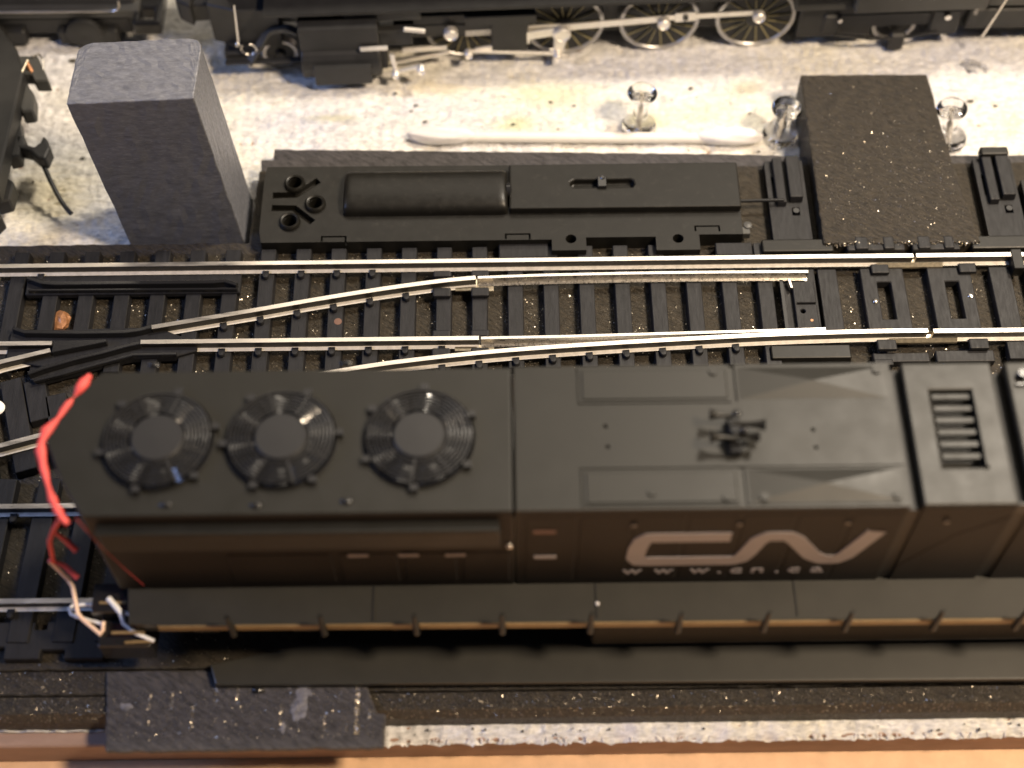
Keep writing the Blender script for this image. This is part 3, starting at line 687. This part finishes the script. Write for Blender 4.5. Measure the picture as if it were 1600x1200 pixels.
MB().box(73.0, 75.1, YF, YF + .3, 39.4, 42.1).build('gap_bridge', loco_m, dl)

# red painted hood end, the red hand rail and the front pilot fittings
edge = smooth_path([(-64.9, YB + .1, 41), (-65.8, -24.8, 41.2), (-66.8, -26.6, 41), (-68.6, -30.2, 41), (-70.4, -33.6, 40.8), (-70.3, -36.6, 40.4), (-69.4, -39.6, 40.2), (-67.8, -43.6, 40.2), (-66.2, -46.2, 40), (-65.2, -47.3, 39.6)], 3)
n_ = len(edge)
wr = [.30 + .55 * noise.noise(Vector((i * .6, 1, 2))) + .55 * math.exp(-((i - 2.5) / 2.2) ** 2) + .6 * math.exp(-((i - 13) / 4.5) ** 2) + .35 * math.exp(-((i - 23.5) / 2.5) ** 2) for i in range(n_)]
MB().tube(edge, wr, 12).build('red_end_band', red, dl, smooth=60)
MB().tube([(-63.6, YF + .1, 41), (-62.0, YF - .1, 32), (-60.2, YF - .1, 24), (-58.6, YF - .1, 18)], 0.12, 8).build('red_corner_stripe', shaded_red, dl, smooth=60)
MB().tube([(-66.4, -45.0, 38.5), (-70.0, -44.0, 31), (-71.3, -44.4, 28), (-72.2, -45.0, 22), (-73.0, -44.6, 21.5)], [.45, .4, .4, .35, .3], 10).build('hand_rail', red, dl, smooth=60)
MB().tube([(-69.9, -44.1, 30.5), (-68.6, -44.6, 28.5), (-67.2, -45.6, 27.0)], [.3, .4, .5], 8).tube([(-72.9, -44.5, 21.3), (-70.8, -45.0, 20.2), (-68.8, -46.6, 19.2)], [.3, .4, .5], 8).build('rail_bracket', red, dl, smooth=60)
MB().tube([(-73.0, -44.6, 21.4), (-71.3, -45.3, 16.2), (-70.6, -46.3, 15.4), (-69.8, -50.0, 13.4), (-69.0, -50.9, 12.8), (-66.0, -53.2, 12.0), (-65.7, -52.6, 12.2), (-65.75, -51.2, 12.5)], [.33, .36, .36, .36, .36, .33, .36, .36], 8).build('cut_lever', cream, dl, smooth=60)
MB().tube([(-65.9, -51.4, 12.0), (-70.2, -50.0, 11.6), (-71.4, -49.4, 11.5), (-71.8, -48.4, 11.5), (-71.2, -47.8, 11.5), (-67.6, -47.8, 11.5)], .3, 8).build('cut_lever', white_w, dl, smooth=60)
MB().tube([(-64.9, -48.0, 14.4), (-62.7, -50.3, 14.0), (-62.2, -51.9, 13.5), (-60.4, -53.3, 12.8), (-57.4, -54.4, 12.0)], [.5, .5, .36, .34, .3], 8).tube([(-62.9, -50.2, 13.9), (-60.9, -50.6, 13.6)], .33, 6).build('uncoupling_pin', white_w, dl, smooth=60)
MB().tube([(-57.4, -54.4, 12), (-62.0, -54.6, 12.0)], .25, 6).build('step_edge', yellow, dl)
MB().box(-67.6, -61.2, -50.5, -44.9, 6, 14.0, ty=.3).box(-66.5, -58, -55.0, -50.5, 6, 11.5).build('coupler_box', gloss, dl, bevel=.3, seg=2)
MB().box(-66.3, -62.0, -48.9, -48.5, 13.9, 14.3).box(-64, -58.8, -53.6, -53.2, 12.9, 13.3).build('step_edge', yellow, dl)
MB().cyl((-66.3, -50.6, 10.2), .35, .4, ax=(0, -1, .4), n=10).cyl((-64.6, -52.2, 9.8), .3, .4, ax=(0, -1, .4), n=10).build('screw_head', chrome, dl)

# radiator wings, side detail
MB().box(-61.2, -2.2, YF - 1.5, YF + .2, 33.2, 38.8, ty=.0).build('radiator_wing', loco_m, dl, bevel=.3)
gr_ = MB()
for k in range(84):
    x = -60.6 + k * .7; gr_.box(x, x + .22, YF - 1.75, YF - 1.5, 33.5, 38.2)
gr_.build('radiator_fins', groove_m, dl, kind='stuff')
MB().box(-61.2, -2.2, YF - 1.8, YF + .2, 38.8, 39.3).build('wing_lip', loco_m, dl, bevel=.15)
for x0, x1 in ((-62.2, -.4), (.5, 57.2), (59.4, 72.9), (75.3, 129)):
    MB().box(x0, x1, YF - .12, YF + .05, 16.7, 41.55).build('shade_skin', shaded_side, dl)  # thin sheet added over the hood side to make it darker
MB().box(-60, -.6, YF - .3, YF + .1, 29.4, 32.4).build('side_panel', shaded_side, dl, bevel=.2)
for k, (x0, x1) in enumerate(((-44, -28), (-26.8, -18), (-17, -9), (-8, -.8))): MB().box(x0, x1, YF - .25, YF + .1, 18.5, 28.8).build('side_door', shaded_side, dl, bevel=.2)
for k in range(7): MB().box(1.6 + k * 8.0, 9.1 + k * 8.0, YF - .2, YF + .1, 18.2, 40.2).build('side_door', shaded_side, dl, bevel=.2)
t = MB().prism([(59.4, 18), (72.8, 18), (72.8, 38.8), (66, 33), (59.4, 22)], YF - .2, YF + .1, axis='y'); t.build('side_door', shaded_side, dl, bevel=.15)
for x in (17.5, 33, 49, 63.5): MB().cyl((x, YF - .2, 37.6), .5, .3, ax=(0, -1, 0), n=10).build('door_latch', gloss, dl)
for x0, z, wd, m_ in ((-25.4, 28.0, 3.1, pink), (-17.7, 27.9, 3.1, pink), (-10.6, 27.8, 3.1, pink), (2.9, 26.6, 3.4, pink), (2.7, 35.2, 3.4, rust)):
    MB().box(x0, x0 + wd, YF - .42, YF - .3, z, z + .9).build('number_mark', m_, dl)
t = MB().lathe([(.5, 0), (.4, .3), (0, .45)], (-.8, YF - .4, 31.2), (0, -1, 0), 10); t.build('side_lamp', chrome, dl, smooth=60)

# the CN monogram as one continuous rounded stroke, and the web address under it
def side(px, py):  # letter drawing space to millimetres along the hood side
    return (17.2 + (px - 125) * (55.2 - 17.2) / (1545 - 125), 34.6 - (py - 95) * (34.6 - 23.4) / (255 - 95))
cl = [side(*p) for p in ((690, 116), (230, 116), (196, 132), (176, 170), (170, 214), (196, 234), (730, 234), (778, 224), (806, 196), (850, 136), (896, 116), (1010, 116), (1060, 134), (1180, 212), (1250, 234), (1330, 234), (1376, 214), (1500, 92))]
pts = []
for a, b_ in zip(cl, cl[1:]):
    n = max(1, int(math.dist(a, b_) / .6))
    pts += [(a[0] + (b_[0] - a[0]) * k / n, a[1] + (b_[1] - a[1]) * k / n) for k in range(n)]
pts.append(cl[-1])
t = MB(); hw = 1.42; L_, R_ = [], []
for i, p in enumerate(pts):
    a = Vector(pts[max(0, i - 2)]); b_ = Vector(pts[min(len(pts) - 1, i + 2)]); d = (b_ - a).normalized(); nn = Vector((-d.y, d.x)) * hw
    L_.append((p[0] + nn.x, p[1] + nn.y)); R_.append((p[0] - nn.x, p[1] - nn.y))
top_z = side(0, 92)[1]
vs = [(p[0], YF - .36, min(p[1], top_z)) for p in L_] + [(p[0], YF - .36, min(p[1], top_z)) for p in R_]
n = len(pts)
vs += [(x, YF - .22, z) for x, y, z in vs]
fs = [(i, i + 1, n + i + 1, n + i) for i in range(n - 1)] + [(2 * n + i, i, i + 1, 2 * n + i + 1)[::-1] for i in range(n - 1)] + [(3 * n + i, n + i, n + i + 1, 3 * n + i + 1) for i in range(n - 1)]
t.add(vs, fs); t.build('monogram', pink, dl)
def letters(s, x, z, size, sx, parent, m, y, name='lettering'):
    cu = bpy.data.curves.new('t', 'FONT'); cu.body = s; cu.size = size; cu.extrude = .05; cu.offset = .04
    tmp = bpy.data.objects.new('t', cu); col.objects.link(tmp); dg = bpy.context.evaluated_depsgraph_get()
    me = bpy.data.meshes.new_from_object(tmp.evaluated_get(dg)); bpy.data.objects.remove(tmp)
    me.materials.clear(); me.materials.append(m)
    cx = sum(v.co.x for v in me.vertices) / len(me.vertices)
    for v in me.vertices: v.co = Vector(((v.co.x - cx) * sx, -v.co.z, v.co.y)) * MM
    o = bpy.data.objects.new(name, me); col.objects.link(o); o.parent = parent
    o.location = (Vector((x, y, z)) - Vector(ORG[parent.name])) * MM
    return o
for ch, x in zip('www.cn.ca', (18.2, 23.1, 28.7, 31.9, 34.6, 37.9, 40.9, 43.6, 47.1)):
    letters(ch, x, 20.3, 3.4, 1.45 if ch in 'cna' else 1.2, dl, pink, YF - .3)

# walkway, ochre sill stripe, stanchions and running gear
t = MB().prism([(-61.5, -46.6), (-60.6, -53.3), (-56, -53.7), (130, -54.4), (130, -15.5), (-61.5, -15.5)], 15.9, 16.6)
t.build('walkway', walk_m, dl, bevel=.1)
bars = (-44.4, -30.1, -15.6, -2.1, 11.7, 25.5, 39.0, 51.8, 65.7, 78.6, 92)
xs = [-56.5] + list(bars) + [104]
for a, b_ in zip(xs, xs[1:]):
    ya = -53.9 - (a + 56) * .0045; yb = -53.9 - (b_ + 56) * .0045
    t = MB().add([(a + .5, ya, 14.9), (b_ - .5, yb, 14.9), (b_ - .5, yb, 16.5), (a + .5, ya, 16.5), (a + .5, ya + .5, 14.9), (b_ - .5, yb + .5, 14.9), (b_ - .5, yb + .5, 16.5), (a + .5, ya + .5, 16.5)], [(0, 1, 2, 3), (7, 6, 5, 4), (0, 4, 5, 1), (3, 2, 6, 7), (0, 3, 7, 4), (1, 5, 6, 2)])
    t.build('sill_stripe', yellow, dl)
for x in bars:
    y = -54.3 - (x + 56) * .0045
    MB().tube([(x, y, 14.2), (x, y, 16.5), (x, y - .1, 21.5)], [.6, .5, .4], 8).build('stanchion_stub', loco_m, dl, smooth=50)
for x in (-22.3, 12.8, 44.2): MB().box(x - .12, x + .12, -53.4, -47.5, 16.6, 16.85).build('walkway_seam', groove_m, dl)
MB().blob((12.9, -51.0, 16.8), .35, 2, 1).build('dust_speck', swab_m, dl)
MB().box(-60, 130, -53.0, -17, 12.6, 15.8).build('underframe', plastic, dl)
MB().box(12.2, 130, -52.8, -17.5, 3.6, 9.6, ty=1.2).build('fuel_tank', plastic, dl, bevel=.8, seg=3)
for xc in (-34, 95):
    MB().box(xc - 22, xc + 22, -49.6, -48.2, 6.5, 12.4).box(xc - 20, xc + 20, -48.2, -22, 7, 12.6).build('truck_frame', plastic, dl, bevel=.3)
    for dx in (-16, 0, 16):
        MB().lathe([(5.2, 0), (5.2, .6), (4.6, .7), (4.6, 2.2), (1, 2.0), (0, 2.0)], (xc + dx, -42.6, 8.6), (0, -1, 0), 28).lathe([(5.2, 0), (5.2, .6), (4.6, .7), (4.6, 2.2), (0, 2.0)], (xc + dx, -27.4, 8.6), (0, 1, 0), 28).build('wheel_set', steel_dk, dl, smooth=40)
        MB().box(xc + dx - 2.2, xc + dx + 2.2, -51.4, -49.4, 7.4, 11.4).build('axle_box', plastic, dl, bevel=.4, seg=2)

# roof fans
def fan(cx, ang):
    cy = -35.1
    rim = MB().lathe([(8.0, -2.2), (8.35, -2.2), (8.35, .5), (8.25, .75), (8.1, .6), (8.0, -2.2)], (cx, cy, ROOF), n=64, cap=False)
    for k in range(6):
        a = ang + k * PI / 3; rim.box(cx + 8.6 * math.cos(a) - .6, cx + 8.6 * math.cos(a) + .6, cy + 8.6 * math.sin(a) - .5, cy + 8.6 * math.sin(a) + .5, ROOF - .1, ROOF + 1.0)
    f = rim.build('roof_fan', fan_m, dl, smooth=40, org=(cx, cy, ROOF))
    ORG[f.name] = (cx, cy, ROOF)
    MB().lathe([(0, 1.5), (3.7, 1.45), (4.0, 1.15), (4.0, .1), (0, .1)], (cx, cy, ROOF), n=40, cap=False).build('fan_hub', fan_m, f, smooth=30)
    for r in (4.45, 4.95, 5.5, 6.05, 6.6, 7.15, 7.7):
        z = 1.35 - .02 * (r - 4.5)
        MB().tube([(cx + r * math.cos(a), cy + r * math.sin(a), ROOF + z) for a in [2 * PI * k / 56 for k in range(56)]], .15, 6, close=True).build('grille_ring', ring_m, f, smooth=60)
    for k in range(8):
        a = ang + .2 + k * PI / 4; c_, s_ = math.cos(a), math.sin(a)
        MB().tube([(cx + 4.2 * c_, cy + 4.2 * s_, ROOF + 1.15), (cx + 8.0 * c_, cy + 8.0 * s_, ROOF + 1.0)], .2, 6).build('grille_strut', fan_m, f)
    for k in range(9):
        a0 = ang + k * 2 * PI / 9; t = MB(); nr, nc = 6, 6
        for i in range(nr + 1):
            r = 3.4 + 4.4 * i / nr
            for j in range(nc + 1):
                u = j / nc; a = a0 + u * .60; t.v.append((cx + r * math.cos(a), cy + r * math.sin(a), ROOF - 1.0 + 1.0 * u * (r / 6) + .35 * math.sin(u * PI)))
        for i in range(nr):
            for j in range(nc): q = i * (nc + 1) + j; t.f.append((q, q + 1, q + nc + 2, q + nc + 1))
        o = t.build('fan_blade', blade_m, f, smooth=80)
        so = o.modifiers.new('s', 'SOLIDIFY'); so.thickness = .25 * MM
    MB().cyl((cx, cy, ROOF - 3.3), 8.0, .1, n=48).build('fan_well', groove_m, f)
fan(-52.8, .25); fan(-34.5, .1); fan(-14.0, .45)
for (x, y) in ((-55, YB + 1.2), (-25.5, YB + 1.1), (-24.4, -45.4), (-50.6, -45.6), (-37.5, -45.9)): MB().blob((x, y, ROOF + .1), .7, 2, x, 1.4, .8, .5).build('roof_bolt', gloss, dl, smooth=60)

# roof horn
hn = MB().box(31.6, 33.6, -38.9, -32.8, ROOF, ROOF + 1.6).cyl((32.6, -35.8, ROOF), 1.0, 3.2, n=14)
h_ = hn.build('air_horn', gloss, dl, bevel=.2)
for (x, y, s_, L_, r_) in ((32.4, -33.6, -1, 3.4, .9), (32.6, -37.4, -1, 3.8, 1.0), (32.2, -34.9, 1, 4.8, .9), (32.4, -36.9, 1, 3.6, .8)):
    MB().lathe([(0, 0), (.45, 0), (.4, L_ * .5), (.6, L_ * .8), (r_, L_), (r_ * .8, L_ - .1), (0, L_ * .8)], (x, y, ROOF + 3.0), (s_, -.08 * s_, .05), 16, cap=False).build('horn_bell', plastic, h_, smooth=60)
MB().blob((32.9, -33.6, ROOF + 3.9), .7, 2, 5, 1, .8, .5).blob((33.6, -36.6, ROOF + 3.8), .6, 2, 6).build('horn_valve', gloss, h_, smooth=60)

# dark ramp strip lying in front of the track
rp = MB().prism([(-50.4, -54.3), (-49.2, -57.9), (130, -58.9), (130, -46), (-31, -46), (-33, -50.6)], .05, 1.5)
o = rp.build('ramp_strip', walk_m, bevel=.3, seg=2); tag(o, 'long smooth black plastic strip lying below the diesel, cut diagonally at its left end', 'plastic strip')

# ------------------------------------------------------------------ steam locomotive at the back
sl = thing('steam_locomotive', 'black steam locomotive with spoked driving wheels and bright side rods', 'steam locomotive', (12.1, 88.4, -6))
def wheel(x, r, parent, spokes=16, full=True, y=88.4):
    z = -6 + r
    w_ = MB().lathe([(r - .95, .2), (r - .85, -.9), (r, -.9), (r, .6), (r - .15, .75), (r - .75, .75), (r - .95, .5), (r - .95, .2)], (x, y, z), (0, -1, 0), 56, cap=False).build('driving_wheel' if full else 'truck_wheel', tyre_m, parent, smooth=35, org=(x, y, z))
    ORG[w_.name] = (x, y, z)
    MB().lathe([(2.3 * r / 8.5, -.5), (2.3 * r / 8.5, .9), (1.6 * r / 8.5, 1.3), (0, 1.3)], (x, y, z), (0, -1, 0), 28).build('wheel_hub', steel_dk, w_, smooth=40)
    if full:
        MB().cyl((x, y - .45, z), r - .9, .2, (0, 1, 0), 40).build('wheel_disc', steel_dk, w_)
        for k in range(spokes):
            a = 2 * PI * (k + .3) / spokes; c_, s_ = math.cos(a), math.sin(a)
            MB().tube([(x + 2.2 * c_, y - .75, z + 2.2 * s_), (x + (r - .9) * c_, y - .6, z + (r - .9) * s_)], .16, 5).build('spoke', spoke_m, w_)
    else:
        MB().cyl((x, y - .3, z), r - .8, .3, (0, 1, 0), 30).build('wheel_disc', steel_dk, w_)
    return w_
for x in (-9.0, 12.1, 32.4, 53.0): wheel(x, 8.55, sl)
wheel(-48.6, 3.9, sl, full=False, y=87.6); wheel(83.5, 4.8, sl, full=False, y=88.6)
def rod(pts, h, y, name, m=rod_m, th=.6):
    t = MB()
    for a, b_ in zip(pts, pts[1:]):
        A = Vector(a); B = Vector(b_); d = (B - A).normalized(); n_ = Vector((-d.y, d.x)) * h
        t.prism([tuple(A + n_), tuple(A - n_), tuple(B - n_), tuple(B + n_)], y - th, y, axis='y')
    return t.build(name, m, sl, bevel=.1)
Z = -6
rod([(-9, 9.0 + Z), (11.2, 9.6 + Z)], .85, 86.4, 'side_rod'); rod([(11.2, 9.6 + Z), (32.6, 11.2 + Z)], .8, 86.2, 'side_rod')
rod([(33, 11.4 + Z), (52.5, 12.0 + Z)], .65, 86.2, 'side_rod'); rod([(35.2, 11.6 + Z), (39.6, 11.9 + Z)], 1.25, 86.0, 'rod_block')
rod([(3.0, 8.4 + Z), (10.5, 9.6 + Z)], 1.1, 85.3, 'main_rod'); rod([(-9.0, 5.0 + Z), (10.4, 3.2 + Z)], .4, 85.0, 'eccentric_rod')
rod([(-25, 1.4 + Z), (-12.5, 4.2 + Z)], .55, 85.6, 'radius_rod'); rod([(-22.5, 5.2 + Z), (-13.0, 5.8 + Z)], .7, 85.6, 'guide_bar'); rod([(-7, 4.6 + Z), (4.6, 7.0 + Z)], .7, 85.4, 'lap_rod')
rod([(-31, 4.9), (-25.2, 5.0)], .5, 80.9, 'valve_rod'); rod([(-21.6, 9.6), (-17.2, 8.8)], .5, 81.5, 'valve_rod')
rod([(-24.5, 3.4), (-24.0, -1.4)], .45, 80.6, 'combination_lever'); rod([(-24.0, -1.5), (-18.8, -.2)], .38, 80.3, 'union_link')
pinm = MB
for (x, z, r, y) in ((11.3, 9.5, 1.9, 85.0), (32.8, 11.0, 1.35, 85.4), (52.8, 12.0, 1.3, 85.4), (-8.4, 4.9, .9, 84.6), (10.6, 3.3, .9, 84.6), (-12.0, 10.9, 1.5, 84.8), (-24.0, 4.5, .8, 80.0), (-18.6, 5.8, .9, 79.8)):
    MB().lathe([(r, 0), (r, 1.3), (r * .8, 1.6), (r * .7, 1.4), (0, 1.4)], (x, y, z + Z), (0, -1, 0), 24, cap=False).build('crank_pin', rod_m, sl, smooth=40)
MB().prism([(9.9, 8.8 + Z), (12.8, 8.8 + Z), (11.7, 3.0 + Z), (9.6, 3.0 + Z)], 84.6, 85.3, axis='y').build('eccentric_crank', rod_m, sl, bevel=.15)
MB().cyl((37.4, 85.4, 11.8 + Z), .6, .5, (0, -1, 0), 14).build('rod_bolt', gloss, sl)
# frame, cylinders, valve gear hanger, pilot, boiler and running boards
MB().box(-58, 95, 90, 106, 4, 12).box(-20, 62, 91, 105, -3, 4).build('frame', steel_dk, sl)
MB().lathe([(0, 0), (11.5, 0), (12, 1), (12, 118), (10, 119), (0, 119)], (-58, 98, 24), (1, 0, 0), 40, cap=False).build('boiler', steel_dk, sl, smooth=40)
for x, r_, h_, nm in ((-48, 2.6, 5.5, 'smoke_stack'), (-22, 4.0, 4.0, 'sand_dome'), (18, 4.4, 3.6, 'steam_dome')):
    MB().lathe([(r_ * 1.25, -1.5), (r_, .6), (r_, h_ * .7), (r_ * .8, h_ * .95), (0, h_)], (x, 98, 35.4), n=28).build(nm, steel_dk, sl, smooth=50)
for x in (-34, -10, 6, 30, 48): MB().ring((x, 98, 24), 11.9, 12.25, .9, (1, 0, 0), 40).build('boiler_band', steam_gr, sl, smooth=40)
MB().tube([(-56, 85.4, 28), (70, 85.4, 28)], .25, 6).build('boiler_handrail', chrome, sl, smooth=60)
MB().box(-50, 74, 82.5, 114, 12.8, 13.6).build('running_board', steel_dk, sl)
MB().box(72, 100, 82.0, 114, 8, 40).build('cab', steam_gr, sl, bevel=.5)
MB().lathe([(0, 0), (4.6, 0), (4.9, .4), (4.9, 16.4), (4.6, 16.8), (0, 16.8)], (-43.6, 84.2, .2), (1, 0, 0), 30, cap=False).box(-43.4, -27, 81.2, 92, 4, 10.5).box(-41, -29, 78.6, 79.6, -3.6, 1.8).build('cylinder', steel_dk, sl, bevel=.2)
MB().box(-32, -20, 82.5, 84.6, 3.4, 7.8).box(-24, -3, 85.8, 89, 2.2, 5.8).box(-20, -3, 85.6, 88, 6.0, 8.8).box(-3.5, 4.2, 84.6, 88, -1.5, 7).box(-9, 6, 84.4, 88.2, 6.4, 9).build('gear_hanger', steel_dk, sl, bevel=.3)
MB().box(-33, -25.5, 82.4, 86, -3.4, 4.2).build('cross_head', steel_dk, sl, bevel=.4)
MB().box(-45, -33, 86, 90, 8.5, 13).box(-34, -18, 84, 88, 9, 13).build('valve_chest', steam_gr, sl, bevel=.3)
MB().prism([(-56.2, 86.8), (-47.5, 86.8), (-47.5, 92), (-62, 92), (-62.4, 89)], .2, 11).prism([(-60, 84.6), (-53, 84.6), (-53, 90), (-60, 90)], -2.2, 1.0).prism([(-60, 82.8), (-44, 82.8), (-44, 84.4), (-60, 84.4)], -1.0, -.3).build('pilot_beam', steel_dk, sl, bevel=.3)
MB().sweep([(-.9, 0), (.9, 0), (.9, 1.0), (-.9, 1.0)], smooth_path([(-55, 83.4, 0), (-52.4, 85.4, 3.2), (-50, 86.6, 6), (-46.5, 86.6, 6.6), (-44.3, 86.4, 5.6)], 4), -1.5).build('truck_frame', steam_gr, sl)
MB().tube([(-55.9, 85.4, 14), (-56.6, 84.9, 3.4)], .22, 6).tube([(-56.6 + 2.0 + 1.6 * math.cos(a), 84.4, 2.2 + 1.6 * math.sin(a)) for a in [R(d) for d in range(-230, 80, 22)]], .22, 6).build('pilot_wire', chrome, sl, smooth=60)
MB().blob((-56.8, 84.8, 3.4), .6, 2, 1).build('wire_joint', chrome, sl, smooth=60)
MB().box(-67, -60, 91, 97, 4, 9).prism([(-69, 92), (-66, 90), (-65, 94), (-67.5, 97), (-70, 95)], 3.5, 9.5).build('coupler', steel_dk, sl, bevel=.6, seg=2)
MB().box(62, 78, 86, 90, -2.5, 9.5).box(70, 95.5, 85.8, 88, .2, 4.6).box(90, 96.5, 85, 88, -2.0, 5.5).box(67, 71, 85.4, 87.6, -.8, 4.6).box(82, 85.4, 84.2, 86.0, -5.6, -.6).build('trailing_truck', steel_dk, sl, bevel=.5)
MB().tube([(70, 85.2, -.8), (78, 84.6, -1.8), (86, 84.6, -1.6), (92, 85, -.6)], .35, 6).build('brake_hanger', gloss, sl, smooth=50)
MB().box(60, 92, 84.2, 90, 7.2, 12.6, ty=.6).build('ash_pan', steam_gr, sl, bevel=.4)
MB().cyl((70.4, 85.2, 3.6), .5, .5, (0, -1, 0), 10).cyl((93.2, 84.8, 4), .7, .6, (0, -1, 0), 10).build('bolt_head', chrome, sl)
sl.rotation_euler = (0, 0, R(2.0))

tn = thing('tender', 'dark tender coupled behind the steam locomotive at the upper right', 'tender', (112, 96, -6))
MB().box(101, 150, 88, 118, 6, 32).build('tender_body', steam_gr, tn, bevel=.5)
MB().box(98, 146, 88.5, 91, -1, 5).box(94, 104, 90, 100, 1, 5).build('tender_truck', steel_dk, tn, bevel=.4)
MB().tube([(104.0, 85.9, 12), (101.5, 85.4, 1.6), (101.2, 85.4, .2)], .3, 6).tube([(98.6, 86.5, 7.2), (98.4, 86.3, 5.8)], .35, 6).build('grab_iron', chrome, tn, smooth=60)

# ------------------------------------------------------------------ railway cars at the left
c1 = thing('railway_car', 'black railway car with thin bright edge line at the upper left', 'railway car', (-110, 97, -6))
body = MB().box(-150, -79.5, 94, 122, 3.5, 30); body.build('car_body', steam_gr, c1, bevel=.4)
MB().box(-150, -78.4, 91.9, 124, 1.8, 3.9).build('car_sill', steam_gr, c1, bevel=.2)
MB().tube([(-150, 91.5, 4.2)] + smooth_path([(-86, 91.5, 4.2), (-83.4, 91.5, 4.4), (-82.2, 91.5, 5.4), (-82, 91.6, 7)], 4), .25, 6).build('edge_highlight', rail_m, c1, smooth=60)  # pale tube added in place of the highlight on the car edge
MB().box(-150, -81, 92.5, 98, -3.6, 1.6).box(-97, -84, 91, 94, -5.4, -1).box(-122, -104, 91, 94, -5.4, -1).build('car_truck', steel_dk, c1, bevel=.5)
for x in (-91, -112): MB().lathe([(4, 0), (4, 1), (3, 1.4), (0, 1)], (x, 91.6, -1.8), (0, -1, 0), 24).build('car_wheel', steel_dk, c1, smooth=40)
t = MB().box(-79.6, -73.6, 88.6, 99, -.2, 3.4); t.build('coupler_pocket', gloss, c1, bevel=.6, cuts=MB().box(-78.2, -75.2, 90.2, 93.4, -2, 6), seg=2)

c2 = thing('railway_car', 'black railway car end with brass pipe and open coupler at the left frame edge', 'railway car', (-112, 65, -6))
MB().prism([(-150, 84), (-106, 84), (-100.5, 76.5), (-98.2, 70), (-98.8, 40), (-150, 40)], 4, 9).build('car_body', steel_dk, c2, bevel=.4)
MB().box(-150, -107, 42, 80, 9, 26, tx=1).build('car_body', steel_dk, c2, bevel=.6)
MB().prism([(-101, 76), (-96.6, 76), (-93.2, 69), (-96.2, 69), (-97.2, 71), (-101, 71)], 4, 7.5).build('end_step', steam_gr, c2, bevel=.3)
MB().prism([(-99, 71), (-96.4, 67), (-95.8, 62.4), (-98.2, 62.0), (-99, 64)], 2, 6).build('end_plate', steam_gr, c2, bevel=.4)
MB().prism([(-99, 62), (-97.6, 57), (-97.3, 51.6), (-99.5, 51)], 1, 5).build('end_plate', steel_dk, c2, bevel=.3)
MB().prism([(-100, 48), (-98, 46.5), (-98.2, 42), (-101, 41)], -1, 3).prism([(-101, 40), (-99, 38), (-101, 35)], -1, 3).build('end_step', steel_dk, c2, bevel=.3)
MB().tube([(-97.9, 73.5, 8.6), (-100.2, 63, 8.4), (-103, 52, 8.2)], .3, 8).build('brake_pipe', joiner_m, c2, smooth=60)
for (x, y) in ((-98.0, 73.0), (-100.2, 62.5), (-102, 56.6)): MB().tube([(x, y, 8.6), (x + .9, y - 1.4, 7.2)], [.4, .5], 8).blob((x + 1.1, y - 1.7, 7.0), .5, 2, x).build('pipe_bracket', copper, c2, smooth=60)
MB().tube([(-97.4, 75.2, 7.8), (-96.2, 76.0, 7.8), (-95.2, 74.6, 7.4), (-94.8, 71.4, 7)], .25, 6).build('grab_iron', chrome, c2, smooth=60)
cp = MB().prism([(-99, 57.0), (-97, 56.8), (-96.4, 54.6), (-94.6, 53.8), (-93.6, 55.0), (-93.2, 56.8), (-92.2, 55.6), (-91.3, 53.4), (-91.9, 50.6), (-93.4, 50.8), (-95.4, 52.8), (-98, 53.6)], 1.5, 5)
cp.build('coupler', steel_dk, c2, bevel=.5, seg=2)
MB().tube(smooth_path([(-93.2, 51.5, 2.5), (-91.6, 48.4, 0), (-89.6, 45.2, -2), (-87.6, 42.8, -2.8)], 4), .5, 8).build('trip_pin', steel_dk, c2, smooth=60)
